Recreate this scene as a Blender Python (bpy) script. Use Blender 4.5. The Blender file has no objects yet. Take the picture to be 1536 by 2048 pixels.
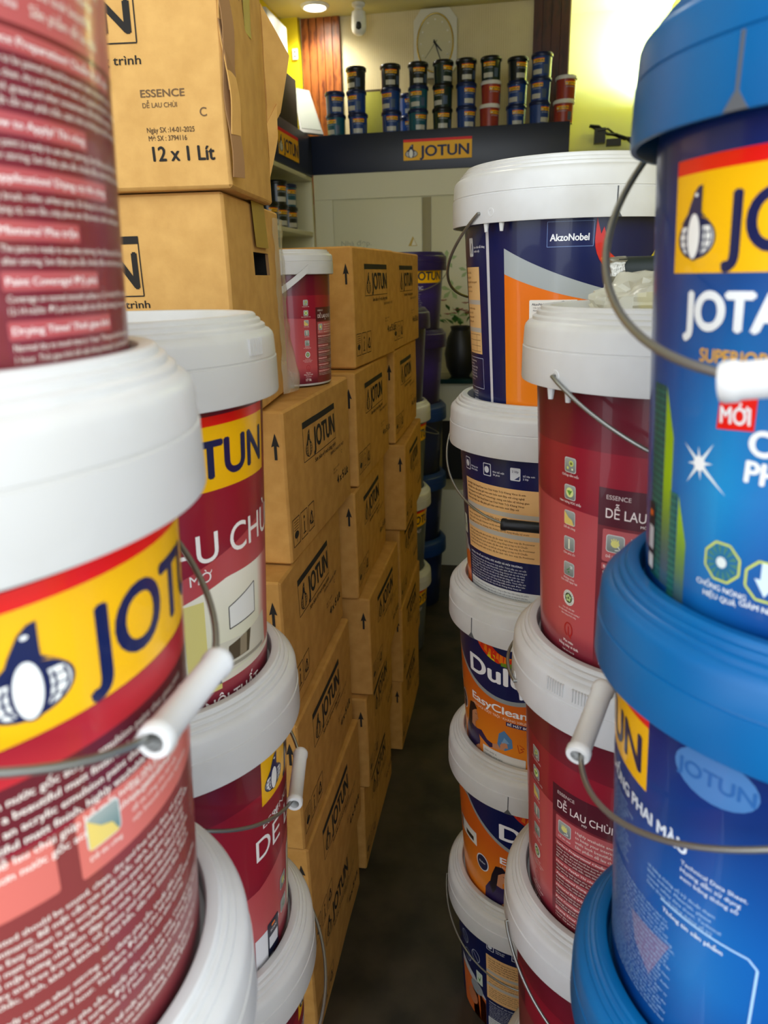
import bpy, bmesh, math, random, unicodedata
from mathutils import Vector, Matrix, noise
random.seed(7)
PI = math.pi
S = bpy.context.scene
COL = S.collection

# ------------------------------------------------------------------ camera, light, exposure
def rad(d): return d * PI / 180
RW = ((0.98440561, 0.03117631, -0.17312897), (0.17429375, -0.30610664, 0.9359062), (-0.02381783, -0.95148661, -0.30676693))
cd = bpy.data.cameras.new('camera')
cam = bpy.data.objects.new('camera', cd); COL.objects.link(cam)
M = Matrix.Identity(4)
for i in range(3):
    M[i][0] = RW[i][0]; M[i][1] = -RW[i][1]; M[i][2] = -RW[i][2]
M[2][3] = 1.58
cam.matrix_world = M
cd.sensor_fit = 'VERTICAL'; cd.sensor_height = 36; cd.lens = 1460.56 / 2048 * 36
cd.clip_start = .02; cd.clip_end = 60
cd.dof.use_dof = True; cd.dof.focus_distance = 1.15; cd.dof.aperture_fstop = 7.2
S.camera = cam

w = bpy.data.worlds.new('world'); S.world = w; w.use_nodes = True
bg = w.node_tree.nodes['Background']; bg.inputs[0].default_value = (.86, .93, 1, 1); bg.inputs[1].default_value = 1.42

def area(name, loc, rot, sx, sy, power, col):
    l = bpy.data.lights.new(name, 'AREA'); l.shape = 'RECTANGLE'; l.size = sx; l.size_y = sy; l.energy = power; l.color = col
    o = bpy.data.objects.new(name, l); COL.objects.link(o); o.location = loc; o.rotation_euler = rot; return o
def point(name, loc, power, col, r=.05):
    l = bpy.data.lights.new(name, 'POINT'); l.energy = power; l.color = col; l.shadow_soft_size = r
    o = bpy.data.objects.new(name, l); COL.objects.link(o); o.location = loc; return o
# bright street / sky light entering through the open shop front
area('daylight', (.1, -1.9, 2.4), (rad(72), 0, 0), 3.4, 2.4, 20, (.90, .95, 1))

S.view_settings.view_transform = 'Standard'; S.view_settings.look = 'None'
S.view_settings.gamma = 1; S.view_settings.use_curve_mapping = False
S.view_settings.exposure = .7

# ------------------------------------------------------------------ helpers
def lin(c):
    def f(v):
        v /= 255.
        return v / 12.92 if v <= .04045 else ((v + .055) / 1.055) ** 2.4
    return (f(c[0]), f(c[1]), f(c[2]), 1.)
def mixc(a, b, t):
    t = max(0, min(1, t)); return tuple(a[i] + (b[i] - a[i]) * t for i in range(3))

MATS = {}
def mat(name, rgb=(200, 200, 200), rough=.5, metal=0, coat=0, noise_amt=0, noise_scale=20, bump=0, bump_scale=200, attr=False, emit=0, trans=0, alpha=1, rgb2=None, wave=None, ior=1.45, detail=4):
    m = bpy.data.materials.new(name); m.use_nodes = True; MATS[name] = m
    nt = m.node_tree; N = nt.nodes; L = nt.links; b = N['Principled BSDF']
    b.inputs['Roughness'].default_value = rough; b.inputs['Metallic'].default_value = metal
    b.inputs['Coat Weight'].default_value = coat; b.inputs['IOR'].default_value = ior
    b.inputs['Base Color'].default_value = lin(rgb)
    tc = N.new('ShaderNodeTexCoord')
    src = None
    if attr:
        a = N.new('ShaderNodeAttribute'); a.attribute_name = 'Col'; src = a.outputs['Color']
        if noise_amt == 0: L.new(src, b.inputs['Base Color'])
    if noise_amt:
        n = N.new('ShaderNodeTexNoise'); n.inputs['Scale'].default_value = noise_scale; n.inputs['Detail'].default_value = detail
        L.new(tc.outputs['Object'], n.inputs['Vector'])
        r = N.new('ShaderNodeMapRange'); r.inputs['From Min'].default_value = .35; r.inputs['From Max'].default_value = .65
        L.new(n.outputs['Fac'], r.inputs['Value'])
        mx = N.new('ShaderNodeMix'); mx.data_type = 'RGBA'
        mx.inputs['A'].default_value = lin(rgb)
        if attr: L.new(src, mx.inputs['A'])
        if rgb2 is None: rgb2 = tuple(v * (1 - noise_amt) for v in rgb)
        mx.inputs['B'].default_value = lin(rgb2)
        if wave:
            wv = N.new('ShaderNodeTexWave'); wv.inputs['Scale'].default_value = wave[0]; wv.inputs['Distortion'].default_value = wave[1]
            wv.bands_direction = wave[2] if len(wave) > 2 else 'X'
            wv.inputs['Detail'].default_value = 3; wv.inputs['Detail Scale'].default_value = 2
            L.new(tc.outputs['Object'], wv.inputs['Vector'])
            ma = N.new('ShaderNodeMath'); ma.operation = 'MULTIPLY'; L.new(wv.outputs['Fac'], ma.inputs[0]); L.new(r.outputs['Result'], ma.inputs[1])
            L.new(ma.outputs[0], mx.inputs['Factor'])
        else:
            L.new(r.outputs['Result'], mx.inputs['Factor'])
        L.new(mx.outputs['Result'], b.inputs['Base Color'])
    if bump:
        n2 = N.new('ShaderNodeTexNoise'); n2.inputs['Scale'].default_value = bump_scale; n2.inputs['Detail'].default_value = 3
        L.new(tc.outputs['Object'], n2.inputs['Vector'])
        bp = N.new('ShaderNodeBump'); bp.inputs['Strength'].default_value = bump; bp.inputs['Distance'].default_value = .002
        L.new(n2.outputs['Fac'], bp.inputs['Height']); L.new(bp.outputs['Normal'], b.inputs['Normal'])
    if emit:
        b.inputs['Emission Color'].default_value = lin(rgb); b.inputs['Emission Strength'].default_value = emit
    if trans: b.inputs['Transmission Weight'].default_value = trans
    if alpha < 1: b.inputs['Alpha'].default_value = alpha
    return m

PRINT = mat('printed_film', attr=True, rough=.32, coat=.25)
INK = mat('carton_ink', attr=True, rough=.85)
FLATP = mat('printed_sign', attr=True, rough=.5)
WHITE = mat('white_plastic', (222, 222, 220), .36, noise_amt=.05, noise_scale=9, rgb2=(205, 203, 198))
BLUEP = mat('blue_plastic', (0, 100, 160), .33, noise_amt=.1, noise_scale=6, rgb2=(0, 88, 148))
DKBLUE = mat('dark_blue_plastic', (10, 52, 110), .35)
PURPLE = mat('purple_plastic', (36, 22, 84), .3)
BLACKP = mat('black_plastic', (22, 24, 27), .45)
GROOVE = mat('shadow_gap', (90, 92, 95), .8)
STEEL = mat('galvanised_wire', (150, 150, 145), .38, metal=.85)
CARD = mat('cardboard', (204, 152, 78), .82, noise_amt=.1, noise_scale=30, rgb2=(190, 138, 66), bump=.15, bump_scale=320)
CARD2 = mat('cardboard_pale', (214, 166, 94), .82, noise_amt=.1, noise_scale=30, rgb2=(202, 154, 84), bump=.15, bump_scale=320)
CORE = mat('torn_cardboard_core', (150, 112, 72), .95)
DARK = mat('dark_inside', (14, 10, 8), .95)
TAPE = mat('brown_packing_tape', (168, 134, 40), .4)
TAPEC = mat('clear_packing_tape', (190, 150, 90), .14, coat=.5)
FILM = mat('clear_film', (235, 232, 215), .12, trans=.0, alpha=.32, bump=.6, bump_scale=60)
BAGM = mat('milky_plastic_bag', (225, 222, 205), .22, alpha=.62, bump=.4, bump_scale=50)
FLOORM = mat('worn_concrete', (68, 59, 47), .55, noise_amt=.4, noise_scale=7, rgb2=(36, 33, 27), bump=.2, bump_scale=60, detail=8)
YELLOW = mat('yellow_wall_paint', (226, 205, 20), .55, noise_amt=.06, noise_scale=5)
OLIVE = mat('back_alcove_paint', (212, 216, 150), .45)
CREAM = mat('cream_wall_panel', (206, 192, 150), .5, noise_amt=.12, noise_scale=8, rgb2=(190, 174, 132), wave=(26, 1.0, 'X'))
CABW = mat('cream_cabinet', (212, 208, 172), .38)
CABD = mat('cream_cabinet_shadow_gap', (150, 140, 98), .5)
NAVY = mat('navy_fascia', (24, 32, 52), .35)
WOOD = mat('wood_slat', (150, 84, 36), .35, noise_amt=.4, noise_scale=10, rgb2=(92, 42, 18), wave=(9, 4, 'X'))
WOODD = mat('dark_wood_slat', (72, 34, 22), .4, noise_amt=.3, noise_scale=10, rgb2=(42, 20, 14), wave=(9, 4, 'X'))
CEIL = mat('ceiling_paint', (200, 192, 140), .7)
LAMP = mat('lit_lamp', (255, 250, 230), .4, emit=14)
GREY = mat('grey_plastic', (120, 122, 118), .4)
GLASS = mat('dark_glass_top', (20, 48, 48), .08, coat=.5)
DESKW = mat('desk_white', (190, 190, 170), .5)
GREEN = mat('leaf_green', (70, 120, 50), .6)
PINK = mat('flower_pink', (205, 140, 130), .7)
TEAL = mat('teal_film', (60, 170, 165), .25, alpha=.75)

def mesh_obj(name, V, F, mats, mi=None, cols=None, norms=None, parent=None, smooth=None, loc=None):
    me = bpy.data.meshes.new(name); me.from_pydata([tuple(v) for v in V], [], F)
    for m in mats: me.materials.append(m)
    if mi: me.polygons.foreach_set('material_index', mi)
    if cols:
        a = me.color_attributes.new('Col', 'FLOAT_COLOR', 'POINT')
        flat = []
        for c in cols: flat += list(c)
        a.data.foreach_set('color', flat)
    me.update()
    if smooth is not None:
        me.polygons.foreach_set('use_smooth', [True] * len(me.polygons))
        if norms is None: me.set_sharp_from_angle(angle=rad(smooth))
    if norms:
        me.polygons.foreach_set('use_smooth', [True] * len(me.polygons))
        me.normals_split_custom_set_from_vertices([tuple(n) for n in norms])
    o = bpy.data.objects.new(name, me); COL.objects.link(o)
    if parent: o.parent = parent
    if loc: o.location = loc
    return o

def tag(o, label=None, cat=None, group=None, kind=None):
    if label: o['label'] = label
    if cat: o['category'] = cat
    if group: o['group'] = group
    if kind: o['kind'] = kind
    return o
def empty(name, loc, label, cat, group=None, rz=0):
    o = bpy.data.objects.new(name, None); COL.objects.link(o); o.empty_display_size = .05
    o.location = loc; o.rotation_euler = (0, 0, rz)
    return tag(o, label, cat, group)

class MB:
    def __init__(s): s.V = []; s.F = []; s.mi = []
    def add(s, V, F, m=0, T=None):
        k = len(s.V)
        s.V += [tuple(T @ Vector(v)) if T is not None else tuple(v) for v in V]
        s.F += [[i + k for i in f] for f in F]; s.mi += [m] * len(F); return s
    def box(s, a, b, m=0, T=None):
        x0, y0, z0 = a; x1, y1, z1 = b
        V = [(x0, y0, z0), (x1, y0, z0), (x1, y1, z0), (x0, y1, z0), (x0, y0, z1), (x1, y0, z1), (x1, y1, z1), (x0, y1, z1)]
        F = [[0, 3, 2, 1], [4, 5, 6, 7], [0, 1, 5, 4], [1, 2, 6, 5], [2, 3, 7, 6], [3, 0, 4, 7]]
        return s.add(V, F, m, T)
    def lathe(s, prof, n=96, m=0, T=None, a0=0, a1=2 * PI, mats=None):
        V = []; F = []; full = abs(a1 - a0 - 2 * PI) < 1e-6; c = n if full else n + 1
        for r, z in prof:
            for i in range(c):
                a = a0 + (a1 - a0) * i / n
                V.append((r * math.sin(a), -r * math.cos(a), z))
        k = len(s.F)
        mm = []
        for j in range(len(prof) - 1):
            for i in range(n):
                i2 = (i + 1) % c if full else i + 1
                if prof[j][0] < 1e-6: F.append([j * c + i, (j + 1) * c + i2, (j + 1) * c + i])
                elif prof[j + 1][0] < 1e-6: F.append([j * c + i, j * c + i2, (j + 1) * c + i])
                else: F.append([j * c + i, j * c + i2, (j + 1) * c + i2, (j + 1) * c + i])
                mm.append(mats[j] if mats else m)
        s.add(V, F, m, T); s.mi[k:] = mm; return s
    def tube(s, pts, r, n=10, m=0, cap=True, T=None):
        pts = [Vector(p) for p in pts]; V = []; F = []
        t = (pts[1] - pts[0]).normalized(); up = Vector((0, 0, 1)) if abs(t.z) < .9 else Vector((1, 0, 0))
        nr = t.cross(up).normalized()
        R = r if isinstance(r, (list, tuple)) else [r] * len(pts)
        for i, p in enumerate(pts):
            t = (pts[min(i + 1, len(pts) - 1)] - pts[max(i - 1, 0)]).normalized()
            nr = (nr - t * nr.dot(t)).normalized(); bn = t.cross(nr)
            for k in range(n):
                a = 2 * PI * k / n; V.append(p + (nr * math.cos(a) + bn * math.sin(a)) * R[i])
        for i in range(len(pts) - 1):
            for k in range(n):
                F.append([i * n + k, i * n + (k + 1) % n, (i + 1) * n + (k + 1) % n, (i + 1) * n + k])
        if cap: F.append(list(range(n))[::-1]); F.append([(len(pts) - 1) * n + k for k in range(n)])
        return s.add(V, F, m, T)
    def build(s, name, mats, parent=None, smooth=None, loc=None):
        if not isinstance(mats, (list, tuple)): mats = [mats]
        return mesh_obj(name, s.V, s.F, mats, s.mi, parent=parent, smooth=smooth, loc=loc)

def bevel_box(name, a, b, m, parent=None, bev=.004, loc=None, seg=2):
    bm = bmesh.new(); bmesh.ops.create_cube(bm, size=1)
    for v in bm.verts:
        v.co = Vector([(a[i] + b[i]) / 2 + v.co[i] * (b[i] - a[i]) for i in range(3)])
    bmesh.ops.bevel(bm, geom=bm.edges[:], offset=bev, segments=seg, affect='EDGES', profile=.6)
    V = [v.co.copy() for v in bm.verts]; F = [[v.index for v in f.verts] for f in bm.faces]; bm.free()
    return mesh_obj(name, V, F, [m], parent=parent, smooth=35, loc=loc)

# ------------------------------------------------------------------ flat artwork that is then wrapped on a surface
TXT = {}
def raw_text(t, res):
    c = bpy.data.curves.new('lettering', 'FONT'); c.body = t; c.size = 1; c.resolution_u = res; c.fill_mode = 'FRONT'
    o = bpy.data.objects.new('lettering', c)
    me = bpy.data.meshes.new_from_object(o)
    V = [(v.co.x, v.co.y) for v in me.vertices]; F = [list(p.vertices) for p in me.polygons]
    bpy.data.objects.remove(o); bpy.data.curves.remove(c); bpy.data.meshes.remove(me)
    return V, F
def text_mesh(s, bold=0, res=2):
    k = (s, bold, res)
    if k in TXT: return TXT[k]
    # horned vowels are drawn as the plain vowel plus a small horn
    out = ''; horns = []
    for ch in unicodedata.normalize('NFC', s):
        d = unicodedata.normalize('NFD', ch)
        if '\u031b' in d:
            horns.append(len(out)); ch = unicodedata.normalize('NFC', d.replace('\u031b', ''))
        out += ch
    V, F = raw_text(out, res if res > 1 else 2)
    for i in horns:
        xr = max([p[0] for p in raw_text(out[:i + 1], 1)[0]]); up = out[i].isupper(); c = .66 if up else .46
        q = len(V); V += [(xr - .09, c - .06), (xr - .03, c - .03), (xr + .02, c + .04), (xr + .02, c + .1), (xr + .07, c + .1), (xr + .07, c + .02), (xr + .01, c - .08), (xr - .04, c - .12)]
        F += [[q, q + 7, q + 6, q + 1], [q + 1, q + 6, q + 5, q + 2], [q + 2, q + 5, q + 4, q + 3]]
    if not V: V = [(0, 0)]; F = []
    TXT[k] = (V, F); return TXT[k]

class Art:
    def __init__(s): s.items = []
    def poly(s, pts, col, layer=1): s.items.append(([tuple(p) for p in pts], [list(range(len(pts)))], col, layer)); return s
    def rect(s, u0, v0, u1, v1, col, layer=1): return s.poly([(u0, v0), (u1, v0), (u1, v1), (u0, v1)], col, layer)
    def rrect(s, u0, v0, u1, v1, r, col, layer=1):
        P = []
        for cx, cy, a in ((u1 - r, v0 + r, -90), (u1 - r, v1 - r, 0), (u0 + r, v1 - r, 90), (u0 + r, v0 + r, 180)):
            for k in range(4): t = rad(a + 30 * k); P.append((cx + r * math.cos(t), cy + r * math.sin(t)))
        return s.poly(P, col, layer)
    def ell(s, u, v, ru, rv, col, layer=1, n=24, clip=None):
        P = []
        for k in range(n):
            a = 2 * PI * k / n; y = v + rv * math.sin(a)
            if clip is not None: y = min(y, clip)
            P.append((u + ru * math.cos(a), y))
        return s.poly(P, col, layer)
    def line(s, pts, wd, col, layer=2):
        for (x0, y0), (x1, y1) in zip(pts, pts[1:]):
            d = math.hypot(x1 - x0, y1 - y0)
            if d < 1e-7: continue
            nx, ny = -(y1 - y0) / d * wd / 2, (x1 - x0) / d * wd / 2
            s.poly([(x0 + nx, y0 + ny), (x0 - nx, y0 - ny), (x1 - nx, y1 - ny), (x1 + nx, y1 + ny)], col, layer)
        return s
    def frame(s, u0, v0, u1, v1, wd, col, layer=2): return s.line([(u0, v0), (u1, v0), (u1, v1), (u0, v1), (u0, v0)], wd, col, layer)
    def text(s, t, u, v, h, col, w=None, bold=.012, layer=3, align='L', res=5, shear=0, rot=0):
        V, F = text_mesh(t, 0, res)
        sh = [(0, 0)] if bold <= 0 else [(-bold, 0), (bold, 0)] if res == 1 else [(-bold, 0), (bold, 0), (0, bold * .7), (0, -bold * .7), (0, 0)]
        xs = [p[0] for p in V]; x0, x1 = min(xs), max(xs); k = h / .727; ku = k
        if w: ku = w / max(x1 - x0, 1e-6)
        wid = (x1 - x0) * ku; off = {'L': 0, 'C': -wid / 2, 'R': -wid}[align]
        ca, sa = math.cos(rot), math.sin(rot)
        for q, (dx, dy) in enumerate(sh):       # strokes thickened by slightly shifted layers of ink
            P = []
            for x, y in V:
                X = (x + dx - x0) * ku + off + y * k * shear; Y = (y + dy) * k
                P.append((u + X * ca - Y * sa, v + X * sa + Y * ca))
            s.items.append((P, F, col, layer + q * .17))
        return s
    def lines(s, txt, u, v, w, h, pitch, col, n, bold=0, layer=3, seed=0):
        words = txt.split(); i = seed; cw = h * .82
        for k in range(n):
            t = ''
            while len(t) * cw < w - 6 * cw and len(t) < 90:
                t += words[i % len(words)] + ' '; i += 1
            s.text(t.strip(), u, v - k * pitch, h, col, bold=bold, layer=layer, res=1)
        return s
    def band(s, u0, u1, lo, hi, col, layer=0, n=60):
        for k in range(n):
            a = u0 + (u1 - u0) * k / n; b = u0 + (u1 - u0) * (k + 1) / n
            s.poly([(a, lo(a)), (b, lo(b)), (b, hi(b)), (a, hi(a))], col, layer)
        return s
    def place(s, B, du=0, dv=0, k=1, kv=None, dl=0):
        kv = kv or k
        for P, F, c, l in B.items: s.items.append(([(x * k + du, y * kv + dv) for x, y in P], F, c, l + dl))
        return s
    def compile(s, fn, step=.008, vstep=.012, cutv=False):
        V = []; N = []; F = []; C = []
        for P, Fs, col, layer in s.items:
            us = [p[0] for p in P]; vs = [p[1] for p in P]
            P2, F2 = P, Fs
            cu = max(us) - min(us) > step * 1.6; big = max(vs) - min(vs) > .02
            small_text = len(Fs) > 30 and max(vs) - min(vs) < .012
            cv = (callable(col) or cutv) and max(vs) - min(vs) > vstep
            if (cu and not small_text) or cv:
                bm = bmesh.new(); vv = [bm.verts.new((x, y, 0)) for x, y in P]
                for f in Fs:
                    try: bm.faces.new([vv[i] for i in f])
                    except ValueError: pass
                if cu:
                    a = math.floor(min(us) / step) + 1
                    while a * step < max(us):
                        bmesh.ops.bisect_plane(bm, geom=bm.verts[:] + bm.edges[:] + bm.faces[:], plane_co=(a * step, 0, 0), plane_no=(1, 0, 0)); a += 1
                if cv:
                    a = math.floor(min(vs) / vstep) + 1
                    while a * vstep < max(vs):
                        bmesh.ops.bisect_plane(bm, geom=bm.verts[:] + bm.edges[:] + bm.faces[:], plane_co=(0, a * vstep, 0), plane_no=(0, 1, 0)); a += 1
                bm.verts.index_update()
                P2 = [(v.co.x, v.co.y) for v in bm.verts]; F2 = [[v.index for v in f.verts] for f in bm.faces]; bm.free()
            k = len(V)
            for x, y in P2:
                p, n = fn(x, y, layer); V.append(p); N.append(n)
                C.append(lin(col(x, y)) if callable(col) else None)
            if not callable(col):
                lc = lin(col)
                for q in range(k, len(C)): C[q] = lc
            for f in F2:
                if len(f) < 3: continue
                sa = sum(P2[f[q - 1]][0] * P2[f[q]][1] - P2[f[q]][0] * P2[f[q - 1]][1] for q in range(len(f)))
                if abs(sa) < 1e-12: continue
                F.append([i + k for i in (f if sa > 0 else f[::-1])])
        return V, N, F, C

# ------------------------------------------------------------------ brand artwork
RED = (232, 22, 16); YEL = (250, 188, 8); NVY = (14, 28, 78); CRM = (250, 238, 225)
def penguin(A, u, v, r, dark=NVY, light=(245, 245, 240), layer=3):
    a = Art()
    a.ell(0, 0, 1.13, 1.13, dark, 0, 32)
    a.ell(0, 0, 1.03, 1.03, light, 1, 32, clip=.62)
    for x in (-.98, -.66, .62, .94):
        a.line([(x * math.cos(t) ** .8, 1.02 * math.sin(t)) for t in [rad(q) for q in (-84, -50, -20, 5, 30)]], .07, dark, 2)
    for y in (.28, -.12, -.52): a.line([(-.98 * math.sqrt(1 - y * y), y), (.98 * math.sqrt(1 - y * y), y)], .07, dark, 2)
    a.ell(-.02, .1, .5, 1.3, dark, 3, 28)
    a.ell(-.06, .1, .36, 1.2, light, 4, 28)
    a.poly([(.34, 2.75), (.12, 2.7), (-.12, 2.4), (-.4, 1.65), (-.5, 1.3), (.34, 1.3), (.33, 1.7)], dark, 3)
    a.poly([(-.5, 1.32), (-.95, .72), (-.1, 1.1), (.5, 1.1), (.85, .8), (.34, 1.32)], dark, 3)
    a.ell(.02, 2.25, .1, .1, light, 4, 10)
    return A.place(a, u, v, r, dl=layer)
def jotun_sign(w=.217, h=.071):
    A = Art(); rs = h * .13
    A.rect(0, 0, w, h - rs, YEL, 1); A.rect(0, h - rs, w, h, RED, 1)
    B = Art(); penguin(B, 0, 0, 1, layer=2)
    A.place(B, w * .118, h * .31, w * .082, h * .165)
    A.text('JOTUN', w * .245, h * .18, h * .52, NVY, w=w * .71, bold=.03, layer=3)
    return A
SIGN = jotun_sign()

EN = 'Essence Easy Clean is an acrylic emulsion paint that gives your interior walls a beautiful matt finish, highly washable and easy to maintain. Sản phẩm dễ lau chùi giúp bề mặt tường nhà luôn đẹp như mới.'
PREP = 'Surface to be painted should be sound, clean, dry and free from dust, oil, grease and other contaminants. Bề mặt cần sơn phải chắc, sạch, khô và không có bụi bẩn, dầu mỡ. '
APP = 'The paint is ready to use after stirring. Sơn được pha sẵn, khuấy đều trước khi dùng. Coverage on normal smooth surface. Độ phủ cho bề mặt tường thông thường. Normal dry to touch time is 1 hour. '

def icon_btn(A, u, v, sz=.016, kind=0, layer=3, tint=(120, 128, 122)):
    A.rrect(u - sz / 2, v - sz / 2, u + sz / 2, v + sz / 2, sz * .16, (215, 220, 215), layer)
    q = sz * .46
    A.rrect(u - q, v - q, u + q, v + q, sz * .14, lambda x, y: mixc(tint, (170, 176, 168), (y - v) / sz + .5), layer + 1)
    g = (205, 215, 110)
    if kind == 0:
        A.ell(u + sz * .1, v + sz * .12, sz * .2, sz * .2, g, layer + 2, 12); A.ell(u - sz * .2, v - sz * .2, sz * .1, sz * .1, g, layer + 2, 8); A.ell(u + sz * .2, v - sz * .25, sz * .08, sz * .08, (225, 230, 190), layer + 2, 8)
        A.ell(u + sz * .1, v + sz * .12, sz * .1, sz * .1, (110, 120, 60), layer + 3, 10)
    elif kind == 1:
        A.ell(u, v, sz * .33, sz * .33, (225, 235, 150), layer + 2, 16); A.poly([(u - sz * .25, v + sz * .1), (u, v - sz * .22), (u + sz * .05, v + sz * .15)], (110, 165, 60), layer + 3); A.poly([(u, v - sz * .22), (u + sz * .24, v + sz * .16), (u + sz * .02, v + sz * .08)], (80, 140, 50), layer + 3)
    elif kind == 2:
        A.poly([(u - q, v + q * .9), (u - q, v - q), (u + q * .9, v - q), (u + q * .5, v - q * .2), (u - q * .2, v + q * .1)], (232, 205, 110), layer + 2)
    elif kind == 3:
        A.rect(u - sz * .07, v - sz * .35, u + sz * .07, v + sz * .35, (238, 235, 205), layer + 2)
    elif kind == 4:
        A.line([(u - sz * .2, v - sz * .1), (u, v), (u + sz * .15, v + sz * .2)], sz * .07, (60, 130, 60), layer + 2); A.rect(u + sz * .1, v + sz * .08, u + sz * .35, v + sz * .28, (210, 215, 210), layer + 2); A.ell(u, v - sz * .2, sz * .07, sz * .07, (60, 130, 60), layer + 2, 8)
    elif kind == 5:
        A.ell(u, v, sz * .24, sz * .2, (228, 222, 130), layer + 2, 12)
        for k in range(4): A.line([(u - sz * .12 + k * sz * .09, v), (u - sz * .2 + k * sz * .12, v + sz * .33 - abs(k - 1.5) * sz * .05)], sz * .07, (228, 222, 130), layer + 2)
        A.line([(u + sz * .15, v - sz * .1), (u + sz * .3, v - sz * .3), (u, v - sz * .34)], sz * .05, (235, 235, 225), layer + 3)

RB = .143
BDK = (96, 18, 36); BCR = (152, 26, 46); BSA = (198, 84, 86)
def burg_base(v2, v1=.258, fade=None):
    A = Art(); U = PI * RB
    H = .3265
    A.band(-U, U, lambda u: v1 + .006 * math.cos(u * 7), lambda u: H, lambda u, v: mixc(BDK, (128, 22, 42), (H - v) / .07), 0, 90)
    A.band(-U, U, v2, lambda u: v1 + .006 * math.cos(u * 7), lambda u, v: mixc(BCR, (140, 24, 46), (v2(u) + .02 - v) / .03), 0, 90)
    A.band(-U, U, lambda u: 0, v2, fade or (lambda u, v: mixc(mixc(BSA, (186, 70, 76), (v - .1) / .1), (98, 14, 36), (.05 - v) / .04)), 0, 90)
    return A
def info_art():
    A = Art(); pl = .037; pr = .225; W = (248, 232, 226)
    for k, (v, c) in enumerate(((.243, 'Chống nấm mốc'), (.213, 'Hàm lượng VOC thấp'), (.184, 'Dễ thi công'), (.154, 'Che phủ tốt'), (.124, 'Không chứa'))):
        icon_btn(A, 0, v, .0165, k)
        A.text(c, 0, v - .0125, .0026, W, align='C', bold=.01, res=1)
    A.text('hóa chất nguy hại', 0, .108, .0026, W, align='C', bold=.01, res=1)
    A.ell(0, .089, .0088, .0095, (236, 238, 225), 3, 24); A.ell(0, .089, .0058, .0063, (70, 84, 60), 4, 20)
    for a in range(5): A.ell(.0028 * math.sin(a * 1.257), .089 + .003 * math.cos(a * 1.257), .0018, .0018, (190, 215, 140), 5, 8)
    for k in range(18):
        t = k * 2 * PI / 18; A.text('Green Label Singapore'[k].upper() if k < 18 else ' ', .0073 * math.sin(t), .089 + .0078 * math.cos(t) - .0007, .0016, (60, 70, 55), align='C', layer=5, res=1)
    A.text('User ID: 003 087', 0, .0745, .002, W, align='C', res=1); A.text('Sơn thân thiện với môi trường /', 0, .0705, .002, W, align='C', res=1); A.text('Hàm lượng VOC thấp', 0, .0665, .002, W, align='C', res=1)
    for k in range(20):
        t0 = rad(-60 + k * 15.5); t1 = rad(-60 + (k + 1) * 15.5)
        A.line([(.0062 * math.cos(t0), .049 + .0085 * math.sin(t0)), (.0062 * math.cos(t1), .049 + .0085 * math.sin(t1))], .0016, (185, 20, 30), 3)
    A.line([(0, .053), (0, .043), (.005, .039)], .0016, (185, 20, 30), 3)
    A.text('Pha màu', 0, .032, .0036, W, align='C', bold=.02, res=1); A.text('bằng máy vi tính', 0, .0265, .0036, W, align='C', bold=.02, res=1)
    A.text('Thể tích bao bì', 0, .0205, .0024, W, align='C', res=1); A.text('17 lít', 0, .0085, .0078, W, align='C', bold=.03)
    A.rect(pl, 0.0, pr, .187, (122, 38, 48), 1); A.rect(pl, .187, pr, .228, (84, 22, 38), 1)
    A.text('ESSENCE', pl + .0085, .2165, .0048, (225, 205, 200), bold=0)
    A.text('DỄ LAU CHÙI', pl + .0085, .1965, .0108, W, w=.072, bold=.006); A.text('MỜ', pl + .044, .1905, .003, W, res=1)
    A.lines('Essence Dễ Lau Chùi Interior Emulsion Paint. Sơn phủ nội thất mặt bóng mờ cao cấp', pl + .092, .215, .07, .0034, .0062, (225, 200, 196), 5, seed=2)
    A.rrect(pl + .006, .148, pl + .135, .184, .002, (192, 92, 94), 2)
    icon_btn(A, pl + .020, .169, .0195, 5, 3); A.text('Dễ lau chùi', pl + .020, .153, .003, W, align='C', bold=.01, res=1, layer=4)
    A.lines('Highly washable and easy to keep your interior walls look beautiful. Sản phẩm dễ lau chùi giúp bề mặt nội thất luôn đẹp như mới', pl + .036, .174, .09, .0042, .0072, CRM, 4, layer=4)
    y = .1405
    secs = [('Surface Preparation/ Chuẩn bị bề mặt', PREP, 4), ('How to Apply/ Thi công', APP, 2), ('Application/ Dụng cụ thi công', 'By brush, roller, airless spray. Sử dụng cọ, con lăn, máy phun sơn. ', 2), ('Mixture/ Pha trộn', APP, 2), ('Paint Coverage/ Độ phủ', 'Coverage on normal smooth surface is 12-14 m2/ltr. Độ phủ lý thuyết cho bề mặt thường ', 2), ('Drying Time/ Thời gian khô', 'Normal dry to touch time is 1 hour. Thời gian khô bề mặt thông thường là 1 giờ ', 2)]
    for t, body, n in secs:
        wd = len(t) * .0026 + .004
        A.rrect(pl + .006, y - .0022, pl + .006 + wd, y + .0052, .001, (188, 88, 90), 2)
        A.text(t, pl + .008, y, .0032, W, w=wd - .004, bold=.025, res=1, layer=3)
        y -= .0066
        for k in range(n):
            A.lines(body, pl + .0075, y, .155, .0028, .005, CRM, 1, seed=k * 6); y -= .0048
        y -= .0032
    return A
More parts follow.
